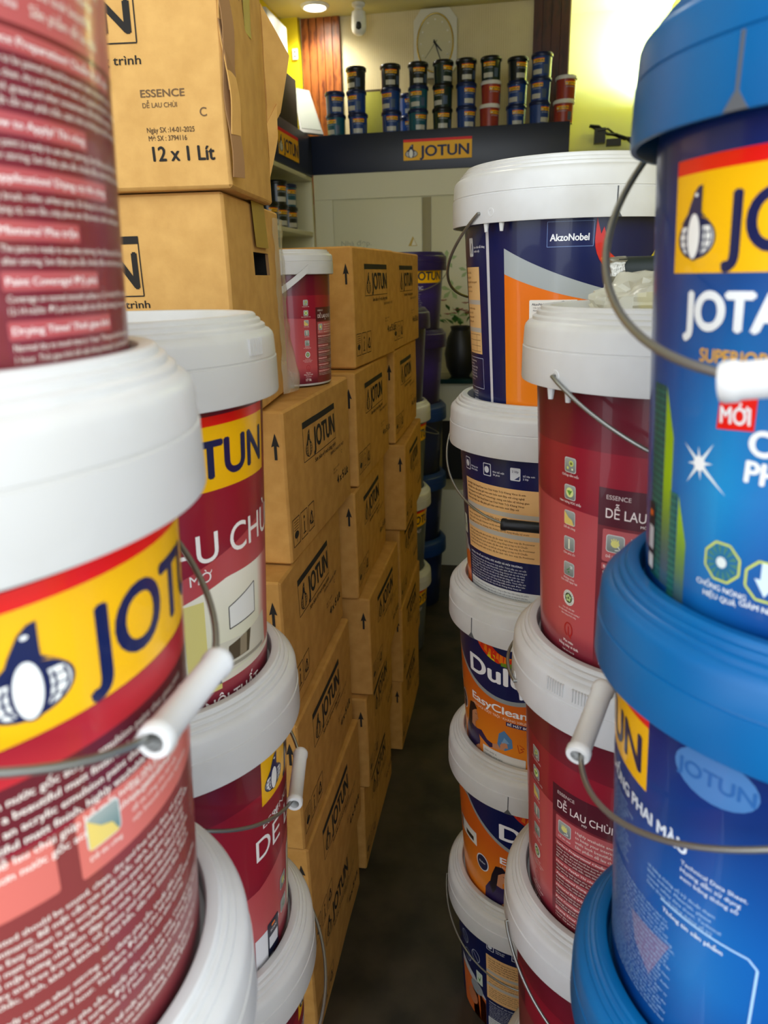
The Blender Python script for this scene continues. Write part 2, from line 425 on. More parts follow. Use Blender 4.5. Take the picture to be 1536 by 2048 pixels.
def front_art():
    A = Art()
    A.place(SIGN, 0, .245)
    W = (252, 246, 240)
    A.text('ESSENCE', 0, .214, .0095, W, bold=-.004, w=.075); A.text('DỄ LAU CHÙI', -.013, .175, .031, W, w=.249, bold=.006)
    A.text('MỜ', .092, .1545, .0115, W, bold=0)
    # printed room picture
    cr = lambda u, v: mixc(mixc((226, 226, 196), (246, 240, 222), (v - .06) / .1), (214, 120, 112), max((u - .19) / .022, (.062 - u) / .02))
    B = A; A = Art()
    A.band(.045, .21, lambda u: .038, lambda u: min(.152, .128 + max(0, u - .03) * .28), cr, 1, 24)
    A.rect(.062, .05, .085, .135, (226, 214, 130), 2); A.rect(.066, .03, .1, .058, (222, 208, 120), 2)
    A.poly([(.115, .093), (.160, .095), (.160, .13), (.115, .118)], (238, 238, 230), 2); A.line([(.115, .093), (.160, .095), (.160, .13), (.115, .118), (.115, .093)], .0012, (25, 25, 25), 3)
    A.poly([(.085, .045), (.19, .045), (.185, .085), (.14, .078), (.10, .082), (.085, .07)], (216, 212, 192), 2)
    A.poly([(.11, .056), (.145, .055), (.15, .08), (.112, .074)], (84, 76, 58), 3); A.poly([(.128, .056), (.14, .056), (.142, .079), (.13, .077)], (150, 138, 112), 4)
    A.poly([(.09, .05), (.18, .046), (.18, .05), (.09, .054)], (160, 156, 138), 3)
    A.rect(.045, .036, .21, .043, (226, 220, 200), 2)
    A.text('NỘI THẤT', .078, .008, .0135, W, bold=0.01)
    B.place(A, .02, 0); A = B
    icon_btn(A, .045, .098, .02, 5); icon_btn(A, .045, .062, .02, 4)
    A.poly([(-.022, -.0), (.008, .0), (.03, .06), (-.022, .06), (-.022, .03)], (236, 236, 238), 2)
    A.rrect(.001, .014, .027, .066, .002, (16, 24, 52), 3); A.rect(.004, .026, .024, .044, (225, 225, 228), 4); A.text('SCAN', .014, .05, .004, W, align='C', layer=4, res=1); A.rect(.010, .057, .018, .061, (240, 120, 20), 4)
    return A
def text_art():
    A = Art(); A.place(SIGN, 0, .245)
    A.band(-.05, .26, lambda u: .226 + .0 * u, lambda u: .2445, lambda u, v: mixc((196, 44, 52), (168, 28, 46), (v - .226) / .02), 1, 20)
    A.band(-.05, .26, lambda u: .192, lambda u: .226, (104, 30, 40), 1, 20)
    A.lines('Essence là sơn nước gốc acrylic emulsion paint that gives your interior walls a beautiful matt finish and gives smooth ' + EN, -.03, .2165, .25, .0046, .0078, CRM, 6, bold=.015)
    A.rrect(-.06, .156, .024, .188, .002, (214, 112, 100), 2); A.lines('Dễ lau chùi easy to remove stain, màng sơn luôn như mới', -.05, .176, .066, .0034, .013, CRM, 2, layer=4)
    A.rrect(.035, .153, .16, .192, .002, (216, 114, 102), 2); icon_btn(A, .05, .177, .0205, 2, 3, (96, 128, 124)); A.text('Dễ thi công', .05, .161, .003, CRM, align='C', layer=4, res=1)
    A.lines('Smooth and easy application with good flow. Sản phẩm dễ thi công cho bề mặt mịn', .068, .183, .08, .0034, .0064, CRM, 4, layer=4)
    y = .1435
    A.lines(PREP + EN, -.04, y, .25, .0036, .0062, CRM, 7, bold=.01); y -= .0062 * 7 + .006
    for k in range(3):
        A.lines(APP, -.04 + .05 * (k % 2), y, .24 - .05 * (k % 2), .0036, .0062, CRM, 3, bold=.01, seed=k * 9); y -= .0062 * 3 + .005
    return A

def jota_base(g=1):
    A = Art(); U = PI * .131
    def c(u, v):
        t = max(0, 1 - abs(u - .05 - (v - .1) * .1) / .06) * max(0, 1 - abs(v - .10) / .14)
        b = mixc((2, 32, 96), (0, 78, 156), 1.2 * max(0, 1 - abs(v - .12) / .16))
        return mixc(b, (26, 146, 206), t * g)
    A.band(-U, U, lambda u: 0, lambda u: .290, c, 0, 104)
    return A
def jota_front():
    A = jota_base(); W = (240, 243, 242)
    A.place(SIGN, 0, .2155, .165 / .217, .0585 / .071)
    A.text('JOTASHIELD', .014, .186, .0205, W, w=.15, bold=.05); 
    A.text('SUPERIOR EXTERIOR PAINT', .029, .1685, .0075, (236, 176, 40), w=.12, bold=.02)
    A.poly([(.0445, .1325), (.0675, .1345), (.068, .1525), (.0455, .149)], RED, 2); A.text('MỚI', .047, .1365, .0095, W, w=.018, bold=.03, rot=.05)
    A.text('CHỐNG', .066, .122, .014, W, bold=.05, rot=-.02); A.text('PHAI MÀU', .065, .1065, .0125, W, bold=.04, rot=-.04)
    for k in range(8):
        t = k * PI / 4 + .15; L = (.017 if k % 2 else .010) * (1.5 if k == 7 else 1)
        A.poly([(.034 + .0016 * math.sin(t), .110 - .0016 * math.cos(t)), (.034 + L * math.cos(t), .110 + L * math.sin(t)), (.034 - .0016 * math.sin(t), .110 + .0016 * math.cos(t))], (235, 245, 245), 3)
    A.ell(.034, .110, .0045, .0045, (250, 252, 250), 4, 14)
    for u, v in ((.0555, .055), (.083, .051)):
        P = [(u + .0125 * math.cos(rad(22.5 + 45 * k)), v + .0125 * math.sin(rad(22.5 + 45 * k))) for k in range(9)]
        A.line(P, .0014, (205, 215, 90), 3)
    for k in range(14):
        t = k * 2 * PI / 14; A.poly([(.0555 + .003 * math.cos(t), .055 + .003 * math.sin(t)), (.0555 + .0105 * math.cos(t - .16), .055 + .0105 * math.sin(t - .16)), (.0555 + .0105 * math.cos(t + .16), .055 + .0105 * math.sin(t + .16))], (70, 130, 120), 3)
    A.ell(.0555, .055, .0035, .0035, (225, 235, 230), 5, 12)
    A.poly([(.080, .062), (.086, .062), (.086, .052), (.0895, .052), (.083, .042), (.0765, .052), (.080, .052)], (210, 230, 240), 3)
    A.text('CHỐNG NÓNG', .0555, .0365, .0036, W, align='C', bold=.02, res=1); A.text('HIỆU QUẢ', .0555, .0305, .0036, W, align='C', bold=.02, res=1); A.text('GIẢM NHIỆT', .083, .0325, .0036, W, align='C', bold=.02, res=1)
    # printed glass towers
    def tower(u0, u1, u2, vb, vt, vt2):
        A.poly([(u0, vb), (u1, vb), (u1, vt), (u0, vt)], (16, 82, 84), 1); A.poly([(u1, vb), (u2, vb), (u2, vt2 - .03), (u1 + .001, vt)], lambda u, v: mixc((60, 92, 110), (150, 190, 20), (v - vb - .02) / .05), 1)
        y = vb + .004
        while y < vt: A.line([(u0, y), (u1, y)], .0007, (60, 140, 120), 2); y += .0045
        for k in range(1, 4): x = u0 + (u1 - u0) * k / 4; A.line([(x, vb), (x, vt)], .0005, (60, 140, 120), 2)
    tower(-.024, -.004, .008, 0.02, .150, .150); tower(.007, .0155, .026, 0.0, .086, .086)
    A.rrect(-.028, .022, -.014, .070, .0015, (14, 22, 50), 4); A.rect(-.026, .024, -.016, .034, (225, 228, 232), 5); A.rect(-.026, .038, -.016, .054, (205, 210, 222), 5); A.rect(-.0245, .061, -.0185, .065, (240, 110, 20), 5)
    return A
def jota_back():
    A = jota_base(.5); W = (232, 240, 248); L = (168, 204, 236)
    A.place(SIGN, -.165, .2155, .165 / .217, .0585 / .071)
    A.text('JOTASHIELD CHỐNG PHAI MÀU', -.135, .193, .0105, W, w=.172, bold=.04)
    A.lines('Technical Data Sheet. Hướng dẫn sử dụng xem bảng thông số kỹ thuật. For exterior use, shake well before opening. Sơn ngoại thất cao cấp chống phai màu vượt trội, màng sơn bền đẹp dài lâu', .034, .184, .07, .0036, .0062, W, 3)
    A.lines('Technical Data Sheet và bảng thông số kỹ thuật tham khảo website. Materials, please consult safety data sheet. ', .006, .158, .085, .0030, .0052, L, 4, seed=3)
    A.lines('Sản phẩm được thiết kế cho bề mặt ngoại thất, chống bám bụi và kháng kiềm. Bảo quản nơi khô ráo thoáng mát, tránh xa tầm tay trẻ em. ', -.08, .184, .09, .0026, .0044, L, 12, seed=5)
    A.lines('Phân phối bởi Công ty sơn, sản xuất tại Việt Nam. Refer to the safety label for full handling information. Không dùng chung với sản phẩm khác. ', -.08, .124, .165, .0026, .0044, L, 22, seed=1)
    A.line([(.02, .141), (.082, .141), (.088, .135), (.088, .02)], .0016, L, 3)
    A.text('Thông tin sản phẩm', .022, .132, .004, W, bold=.02, res=1)
    A.ell(.05, .262, .026, .018, (70, 120, 176), 1, 24); A.text('JOTUN', .05, .256, .011, (40, 96, 160), align='C', bold=.02, layer=3)
    A.poly([(-.006, .075), (.012, .06), (.022, .085), (.03, .105), (-.012, .1)], (120, 110, 150), 1)
    return A

NV2 = (8, 22, 78); ORG = (244, 132, 26); PEA = (242, 192, 128); SIL = (150, 156, 156)
DR = .153
def dulux_woman(A, u, v, k=1, layer=3):
    sk = (206, 140, 100); hair = (26, 16, 30); top = (44, 28, 78)
    a = Art()
    a.poly([(0, 0), (.052, 0), (.06, .03), (.056, .052), (.035, .064), (.014, .058), (.002, .035)], top, 1)
    a.poly([(.048, .055), (.06, .044), (.088, .032), (.098, .036), (.098, .044), (.082, .046), (.066, .06)], top, 1)
    a.poly([(.096, .034), (.122, .04), (.128, .05), (.118, .052), (.096, .045)], sk, 2)
    a.poly([(.03, .058), (.046, .055), (.046, .074), (.034, .074)], sk, 2)
    a.ell(.043, .086, .0125, .017, sk, 2, 20); a.poly([(.054, .086), (.0595, .081), (.054, .078)], sk, 2)
    a.poly([(.022, .03), (.014, .05), (.02, .08), (.03, .108), (.045, .112), (.055, .102), (.046, .097), (.036, .088), (.034, .07), (.03, .045)], hair, 3)
    a.line([(.047, .0885), (.053, .0885)], .0012, hair, 3); a.line([(.05, .077), (.055, .0775)], .001, (170, 60, 60), 3)
    a.poly([(.108, .05), (.112, .075), (.124, .086), (.14, .07), (.142, .052), (.126, .04), (.114, .042)], (86, 132, 178), 2); a.poly([(.118, .055), (.124, .07), (.135, .06)], (130, 170, 205), 3)
    a.poly([(.116, .044), (.132, .048), (.13, .058), (.118, .058)], sk, 3)
    a.poly([(.05, .0), (.062, .014), (.056, .022), (.044, .012)], sk, 2)
    A.place(a, u, v, k, dl=layer)
def flame(A, u, v, k, layer=4):
    a = Art()
    def crescent(r0, r1, a0, a1, col, cx=0, cy=1.):
        P = []; n = 12
        for q in range(n + 1): t = rad(a0 + (a1 - a0) * q / n); P.append((cx + r1 * math.cos(t), cy + r1 * math.sin(t)))
        for q in range(n, -1, -1):
            t = rad(a0 + (a1 - a0) * q / n); f = r0 + (r1 - r0) * abs(q / n - .45) * .9; P.append((cx + f * math.cos(t), cy + f * math.sin(t)))
        a.poly(P, col, 1)
    crescent(.62, 1., -178, -62, (212, 40, 20)); crescent(.7, .96, -150, -40, (240, 120, 20)); crescent(.74, 1., -120, -8, lambda x, y: (240, 200, 30) if False else (214, 196, 30)); crescent(.86, 1.03, -95, 2, (104, 140, 30))
    a.poly([(-1.0, 1.02), (-.98, 1.5), (-.86, 1.1), (-.8, 1.28), (-.68, .95), (-.72, .6), (-.95, .7)], (214, 26, 22), 1)
    A.place(a, u, v, k, dl=layer)
def dulux_front():
    A = Art(); U = PI * DR; W = (248, 248, 250)
    arc = lambda u: .157 + min(.09, (u - .08) ** 2 * 3.2)
    A.band(-U, U, lambda u: 0, lambda u: max(.0, arc(u) - .006), lambda u, v: mixc((214, 96, 24), (240, 140, 30), 1 - abs(v - .05) / .12), 0, 90)
    A.band(-U, U, lambda u: arc(u) - .006, lambda u: arc(u) + .003, SIL, 0, 90)
    A.band(-U, U, lambda u: arc(u) + .003, lambda u: .280, NV2, 0, 90)
    A.text('Dulux', .0, .191, .038, W, w=.158, bold=.03)
    flame(A, .082, .232, .07)
    A.text('EasyClean', .0, .128, .0165, W, w=.125, bold=.025); A.text('LAU CHÙI VƯỢT TRỘI · KHÁNG VIRUS', .0, .1165, .0055, (255, 240, 220), w=.125, bold=0)
    A.rect(.085, .105, .16, .114, (40, 30, 90), 2); A.text('BỀ MẶT BÓNG MỜ', .088, .107, .005, W, w=.068, bold=.02)
    A.ell(-.045, .10, .017, .021, (230, 232, 236), 2, 28); A.ell(-.045, .10, .0145, .0185, (20, 32, 70), 3, 28); A.text('Dulux', -.045, .099, .005, W, align='C', layer=4, res=1)
    dulux_woman(A, -.04, .008, .98)
    for P in ([(.108,.07),(.112,.052),(.120,.058),(.114,.062),(.122,.064),(.112,.07)],[(.128,.052),(.134,.068),(.138,.052)],[(.142,.066),(.142,.056),(.148,.054),(.150,.066)],[(.168,.07),(.158,.066),(.158,.056),(.168,.052)],[(.15,.04),(.142,.036),(.144,.028),(.152,.026)]): A.line(P, .0012, (196, 50, 20), 4)
    A.rrect(.028, .012, .125, .038, .002, (226, 222, 214), 5); A.text('EASY BASE A', .033, .027, .004, (120, 118, 116), layer=6, res=1); A.text('Lot 9802 2024 NSX', .033, .019, .004, (150, 148, 146), layer=6, res=1)
    A.rect(-.13, .13, -.06, .163, (228, 226, 218), 3); A.rect(-.127, .133, -.118, .160, (60, 60, 60), 4); A.rect(-.100, .136, -.07, .147, (30, 30, 30), 4)
    return A
def dulux_back():
    A = Art(); U = PI * DR; W = (232, 236, 245); T = (92, 48, 26)
    A.band(-U, U, lambda u: 0, lambda u: .280, NV2, 0, 90)
    A.rect(0, .0, .21, .036, (222, 224, 222), 1); A.rect(-.002, .093, .205, .223, PEA, 1)
    for v in (.172, .134): A.rect(-.002, v, .205, v + .008, (196, 190, 178), 2)
    A.lines('Sơn Nội Thất EasyClean Lau Chùi Vượt Trội Kháng Virus là sơn nội thất cao cấp giúp giữ màu sơn luôn tươi đẹp với công nghệ Colourguard và KidProof Technology, màng sơn bảo vệ không gian sống ', .004, .213, .19, .0036, .0068, T, 5, bold=.012)
    A.lines('Thành phần nhựa gốc Polymer và bột khoáng (48-72%), dung môi nước. Bảo quản nơi khô ráo, thoáng mát. Hướng dẫn sử dụng khuấy kỹ trước khi dùng ', .004, .164, .19, .0034, .0068, T, 4, seed=3)
    A.lines('Chuẩn bị bề mặt tường phải sạch và khô, độ ẩm dưới 16% theo máy đo Protimeter hay để bề mặt khô tự nhiên, có thể thi công bằng cọ hay ru lô ', .004, .1265, .19, .0034, .0062, T, 5, seed=1)
    A.text('THÔNG TIN VỀ AN TOÀN, SỨC KHỎE VÀ MÔI TRƯỜNG:', .003, .0825, .0036, W, bold=.03, res=1)
    A.lines('Không dùng chung với các vật dụng chứa thực phẩm. Tránh tiếp xúc với mắt và da. Nếu dính vào mắt rửa ngay bằng nhiều nước sạch. Đảm bảo thông gió tốt khi thi công, để xa tầm tay trẻ em. ', .003, .0762, .195, .0031, .0052, W, 8)
    A.lines('Ngày sản xuất, lô sản xuất và hạn sử dụng in trên bao bì. Công ty đảm bảo chất lượng sản phẩm được cung cấp theo tiêu chuẩn. ', .003, .0295, .2, .0028, .0055, (80, 84, 96), 4, seed=2)
    for k, u in enumerate((.008, .062, .115)):
        A.rrect(u - .008, .238, u + .009, .26, .002, (220, 224, 230), 2)
        if k != 2: A.rrect(u - .0065, .2395, u + .0075, .2585, .0015, NV2, 3); A.ell(u, .249, .005, .006, (220, 224, 230), 4, 14)
        else: A.text('2 lớp', u - .005, .252, .004, (50, 60, 90), layer=4, res=1); A.poly([(u - .001, .24), (u + .007, .24), (u + .008, .247)], (60, 70, 110), 4)
        A.text(('Không mùi', 'Khô bề mặt', 'Số lớp sơn')[k], u + .013, .246, .0032, W, bold=.02, res=1); A.text(('thân thiện', '30 phút', '2 lớp')[k], u + .013, .241, .0032, W, bold=.02, res=1)
    A.rrect(-.032, .11, -.014, .146, .002, (210, 222, 206), 2); A.poly([(-.028, .128), (-.022, .118), (-.017, .14), (-.022, .126)], (70, 140, 60), 3)
    A.ell(-.034, .090, .02, .018, (150, 156, 160), 2); A.poly([(-.05, .0), (-.006, .0), (-.006, .076), (-.03, .085), (-.05, .08)], (226, 110, 44), 2)
    for u, v in ((-.07, .205), (-.062, .16), (-.032, .185)):
        P = [(u + .012 * math.cos(rad(20 * k)), v + .016 * math.sin(rad(20 * k))) for k in range(19)]; A.line(P, .0014, (180, 192, 214), 2)
        A.line([(u - .008, v + .01), (u + .008, v - .01)], .0014, (180, 192, 214), 2)
    A.text('Dulux EasyClean', -.075, .262, .006, W, bold=.02); A.lines('Sơn nội thất cao cấp lau chùi vượt trội kháng virus', -.085, .252, .07, .003, .005, W, 3)
    A.poly([(-.09, .0), (-.006, .0), (-.006, .08), (-.04, .12), (-.09, .14)], (196, 200, 204), 1); A.poly([(-.09, .0), (-.006, .0), (-.006, .065), (-.04, .1), (-.09, .118)], (224, 110, 46), 2)
    A.ell(-.05, .05, .018, .022, (196, 120, 80), 3, 18)
    return A
def akzo_art():
    A = Art(); U = PI * .158; W = (248, 248, 250); T = (120, 70, 30); H = .300
    A.band(-U, U, lambda u: 0, lambda u: H, NV2, 0, 90)
    A.rect(-.0365, -.0, -.030, H, (214, 212, 214), 1)       # seam of the in-mould film
    A.rect(-.115, .097, -.058, .234, (240, 196, 132), 1)
    for v in (.176, .132): A.rect(-.115, v, -.058, v + .007, (196, 190, 178), 2)
    A.lines('Sơn nội thất cao cấp với công nghệ Colourguard giúp giữ màu sơn luôn tươi đẹp dài lâu ', -.112, .224, .05, .0034, .0072, T, 5); A.lines('Thành phần nhựa polymer, bột khoáng và phụ gia. Bảo quản nơi khô ráo ', -.112, .168, .05, .0034, .0068, T, 4)
    for v in (.103, .112, .121, .130): A.line([(-.11, v - .002), (-.062, v - .002)], .0006, T, 3)
    A.line([(-.076, .101), (-.076, .128)], .0006, T, 3)
    A.rrect(-.09, .25, -.075, .278, .002, (220, 224, 228), 2); A.line([(-.086, .255), (-.08, .27), (-.079, .254)], .002, (70, 76, 90), 3); A.text('Lau chùi dễ dàng', -.072, .262, .0034, W, bold=.02, res=1); A.text('vượt trội', -.072, .256, .0034, W, bold=.02, res=1)
    A.frame(-.12, .04, -.056, .09, .0009, (190, 200, 224), 2); A.lines('Để biết thêm thông tin chi tiết, tư vấn màu sắc và hướng dẫn sử dụng xin liên hệ đường dây nóng ', -.116, .083, .056, .003, .0052, W, 7)
    A.lines('Nhà sản xuất và phân phối tại Việt Nam ', -.10, .033, .04, .0026, .0044, W, 4)
    A.rect(-.105, .0, -.055, .02, (226, 226, 226), 2); A.rect(-.048, .0, -.043, .02, (230, 230, 230), 2)
    for k in (0, 1): A.line([(-.093 + .012 * k + .0045 * math.cos(rad(30 * q)), .011 + .006 * math.sin(rad(30 * q))) for q in range(13)], .001, (60, 60, 60), 3)
    sw = lambda u: .222 - (u) * .42 + u * u * .9
    A.band(0, .30, lambda u: 0, lambda u: max(0.1, sw(u)), lambda u, v: mixc((250, 140, 20), (240, 118, 14), (v) / .2), 1, 40)
    A.band(0, .30, lambda u: max(.1, sw(u)), lambda u: max(.105, sw(u) + .037 - u * .12), (172, 178, 178), 2, 40)
    A.frame(.066, .258, .128, .292, .0007, (120, 146, 200), 2); A.text('AkzoNobel', .070, .266, .0098, W, w=.052, bold=.03)
    flame(A, .186, .212, .056)
    A.rect(.148, .186, .19, .232, (226, 226, 220), 3)
    A.rrect(.042, .13, .112, .184, .002, (236, 232, 222), 4); A.text('AkzoNobel', .046, .176, .0036, (40, 40, 50), bold=.02, layer=5, res=1); A.text('Dulux', .086, .1735, .0055, (20, 20, 24), bold=0.01, layer=5, res=1); A.line([(.086, .18), (.092, .182), (.098, .179), (.104, .182)], .0012, (20, 20, 24), 5)
    A.text('Cần biết thông', .048, .1715, .0024, (150, 140, 130), layer=5, res=1); A.text('Mobile: Gloshield', .048, .1675, .0024, (110, 104, 100), layer=5, res=1); A.line([(.077, .169), (.106, .169)], .001, (60, 60, 60), 5); A.line([(.077, .165), (.106, .165)], .0018, (30, 30, 30), 5)
    return A
def plain_jotun(base, sub, txt='JOTAPLAST'):
    A = Art(); U = PI * .14
    A.band(-U, U, lambda u: 0, lambda u: .33, lambda u, v: mixc(base, sub, 1 - abs(v - .17) / .14), 0, 60)
    A.place(SIGN, -.06, .222, .88, .95)
    A.text(txt, -.055, .195, .014, (210, 205, 225), bold=.03)
    A.lines(EN, -.055, .175, .12, .004, .009, (190, 185, 205), 6)
    A.lines(PREP, -.2, .2, .1, .004, .008, (190, 185, 205), 10)
    return A

# ------------------------------------------------------------------ pails
def pail_dims(R, H):
    s = R / .162
    return s, .1285 * s, .1455 * s
def wrap_cone(R, H, th0, Rm, off=.0005):
    s, rb, rt = pail_dims(R, H); sl = (rt - rb) / H; nz = -sl / math.hypot(1, sl); nr = 1 / math.hypot(1, sl)
    def fn(u, v, layer):
        th = rad(th0) + u / Rm; r = rb + (rt - rb) * v / H + off + layer * .00014
        return (r * math.sin(th), -r * math.cos(th), v), (nr * math.sin(th), -nr * math.cos(th), nz)
    return fn
ARTMESH = {}
def wrapped(parent, art, R, H, th0, Rm, key=None, loc=(0, 0, 0), name='printed_label'):
    if key and key in ARTMESH:
        o = bpy.data.objects.new(name, ARTMESH[key]); COL.objects.link(o); o.parent = parent
    else:
        V, N, F, C = art.compile(wrap_cone(R, H, 0, Rm))
        o = mesh_obj(name, V, F, [PRINT], cols=C, norms=N, parent=parent)
        if key: ARTMESH[key] = o.data
    o.rotation_euler = (0, 0, rad(th0))
    return o
def make_body(parent, R, H, m, key):
    if key in ARTMESH:
        o = bpy.data.objects.new('pail_body', ARTMESH[key]); COL.objects.link(o); o.parent = parent; return o
    s, rb, rt = pail_dims(R, H)
    p = [(0, .006), (rb * .93, .006), (rb * .94, 0), (rb - .002, 0), (rb, .003), (rt, H), (rt, H + .03 * s)]
    b = MB().lathe(p, 96); o = b.build('pail_body', m, parent, 40); ARTMESH[key] = o.data; return o
def make_lid(parent, R, H, m, key, notch=(), ribs=(), lugs=()):
    s = R / .162
    k = (key, tuple(notch), tuple(ribs), tuple(lugs))
    if k in ARTMESH:
        o = bpy.data.objects.new('lid', ARTMESH[k]); COL.objects.link(o); o.parent = parent; o.location = (0, 0, H); return o
    pr = [(.1458, .028), (.1583, .030), (.1585, .001), (.1590, 0), (.1622, 0), (.1628, .002), (.1626, .0345), (.1612, .0352), (.1610, .0362), (.1620, .0368),
          (.1612, .0535), (.1600, .0570), (.1572, .0600), (.1535, .0618), (.1532, .0648), (.1518, .0660), (.1492, .0665), (.1489, .0698), (.1478, .0708), (.1452, .0712), (.1446, .0742), (.1430, .0756),
          (.1370, .0756), (.1350, .0748), (.1338, .0725), (.1325, .0555), (.1300, .0550), (.100, .0550), (.098, .0562), (.05, .0562), (0, .0562)]
    b = MB().lathe([(r * s, z * s) for r, z in pr], 144)
    for th in notch:      # tear-strip slot in the lid skirt
        T = Matrix.Rotation(rad(th), 4, 'Z')
        b.box((-.0009, -.1632 * s, .002), (.0009, -.1615 * s, .0345 * s), 1, T)
        b.add([(-.007 * s, -.1634 * s, 0), (0, -.1634 * s, .010 * s), (.007 * s, -.1634 * s, 0), (-.007 * s, -.160 * s, 0), (0, -.160 * s, .010 * s), (.007 * s, -.160 * s, 0)], [[0, 2, 1], [0, 1, 4, 3], [1, 2, 5, 4], [0, 3, 5, 2]], 1, T)
    for th in ribs:
        for q in range(7):
            T = Matrix.Rotation(rad(th + q * 1.25), 4, 'Z'); b.box((-.0009, -.1632 * s, .041 * s), (.0009, -.1600 * s, .056 * s), 0, T)
    for th in lugs:
        for dth in (-4.5, 5):
            T = Matrix.Rotation(rad(th + dth), 4, 'Z') @ Matrix.Translation((0, -.157 * s, 0))
            b.lathe([(.0, -.0125), (.0026, -.012), (.0042, 0), (.0042, .004)], 10, 0, T)
        T = Matrix.Rotation(rad(th), 4, 'Z') @ Matrix.Translation((0, -.1615 * s, .0125 * s)) @ Matrix.Rotation(rad(90), 4, 'X')
        b.lathe([(.0028, .0), (.0034, .0018), (.0062, .0018), (.0072, 0)], 16, 0, T)
        b.lathe([(0, .0009), (.0030, .0009)], 12, 1, T)
    o = b.build('lid', [m, GROOVE], parent, 32, (0, 0, H)); ARTMESH[k] = o.data
    return o
def make_bail(parent, R, H, phi, n, Ln, Lz, grip='white', gt=.5, gl=.105, r=.0022, glr=.0086):
    s = R / .162; z = H + .0125 * s; e = lambda a: Vector((math.sin(a), -math.cos(a), 0))
    a = rad(phi); b = rad(n); pts = []
    Ra = R + .004
    f = lambda t: Vector((0, 0, z)) + e(a) * Ra * math.cos(t) + e(b) * Ln * math.sin(t) - Vector((0, 0, Lz * math.sin(t)))
    pts = [e(a) * (R - .004) + Vector((0, 0, z))] + [f(PI * k / 60) for k in range(61)] + [-e(a) * (R - .004) + Vector((0, 0, z))]
    mb = MB().tube(pts, r, 10); o = mb.build('bail_handle', STEEL, parent, 60)
    o['label'] = 'bent galvanised wire handle'
    if grip:
        L = sum((pts[i + 1] - pts[i]).length for i in range(len(pts) - 1)); c = L * gt; P = []; acc = 0
        for i in range(len(pts) - 1):
            d = (pts[i + 1] - pts[i]).length
            if c - gl / 2 <= acc + d / 2 <= c + gl / 2: P.append((pts[i] + pts[i + 1]) / 2)
            acc += d
        p0, p1 = P[0], P[-1]; Q = [p0.lerp(p1, q / 12) + (P[len(P) // 2] - (p0 + p1) / 2) * .55 for q in range(13)]
        g = MB(); R1 = glr
        dirv = (p1 - p0).normalized(); ln = (p1 - p0).length
        T = Matrix.Translation(Q[0]) @ dirv.to_track_quat('Z', 'Y').to_matrix().to_4x4()
        g.lathe([(R1 * .62, .004), (R1 * .62, 0), (R1 * 1.02, 0), (R1 * 1.12, .002), (R1 * 1.12, .007), (R1, .009), (R1, ln - .009), (R1 * 1.12, ln - .007), (R1 * 1.12, ln - .002), (R1 * 1.02, ln), (R1 * .62, ln), (R1 * .62, ln - .03), (.002, ln - .032)], 24, 0, T)
        g.lathe([(R1 * .62, .0), (R1 * .62, .03), (.002, .032)], 24, 0, T)
        go = g.build('grip', WHITE if grip == 'white' else BLACKP, o, 40)
        go['label'] = ('white' if grip == 'white' else 'black') + ' plastic tube grip'
    return o

def stack(prefix, X, Y, R, lip0, pitch, items, ks):
    """items: dict k -> dict(...)"""
    s = R / .162; H = pitch - .055 * s; out = {}
    for k in ks:
        it = items[k]; z = lip0 - k * pitch - H
        jx, jy = it.get('j', (0, 0))
        o = empty('paint_pail', (X + jx, Y + jy, z), it['label'], 'paint pail', it.get('group'))
        make_body(o, R, H, it.get('body', WHITE), (prefix, 'body', it.get('body', WHITE).name))
        for a, th, rm, key in it.get('art', ()): wrapped(o, a, R, H, th, rm, key and (prefix[:2], key))
        make_lid(o, R, H, it.get('lid', WHITE), (prefix, 'lid', it.get('lid', WHITE).name), it.get('notch', ()), it.get('ribs', ()), it.get('lugs', ()))
        if 'bail' in it:
            bl = it['bail']; make_bail(o, R, H, *bl[0], **bl[1])
        out[k] = o
    return out

v2i = lambda u: .196 - .006 * math.sin(u * 8)
v2f = lambda u: .133 + .32 * max(0, u + .01) if u < .22 else max(.133, .2066 - (u - .22) * .3)
INFO = burg_base(v2i); INFO.place(info_art())
FRONT = burg_base(v2f); FRONT.place(front_art())
TEXTB = burg_base(lambda u: .19, .258, lambda u, v: mixc((136, 58, 56), (92, 16, 34), max(0, (.035 - v) / .03))); TEXTB.place(text_art())
BPL = burg_base(v2i)
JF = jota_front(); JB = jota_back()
DF = dulux_front(); DB = dulux_back(); AKA = akzo_art()

G1 = 'burgundy pails of the left stack nearest the camera'; G2 = 'burgundy pails of the second left stack'
stack('bu1', -.332, .319, .169, 1.4695, .381, {
    -1: dict(label='burgundy pail with rows of pink headings, topmost of the nearest left stack', art=[(INFO, 53, RB, 'info')], lugs=(-40,), group=G1),
    0: dict(label='burgundy pail with large yellow logo and white grip, second in the nearest left stack', art=[(TEXTB, 50, RB, 'text')], bail=((6, 96, .165, .12), dict(glr=.0085, gl=.105, gt=.475)), notch=(170,), group=G1),
    1: dict(label='burgundy pail with white lid, third from the top in the nearest left stack', art=[(BPL, 0, RB, 'plain')], group=G1),
    2: dict(label='burgundy pail fourth from the top in the nearest left stack', art=[(BPL, 0, RB, 'plain')], group=G1),
    3: dict(label='burgundy pail standing on the floor under the nearest left stack', art=[(BPL, 0, RB, 'plain')], group=G1)}, (-1, 0, 1, 2, 3))
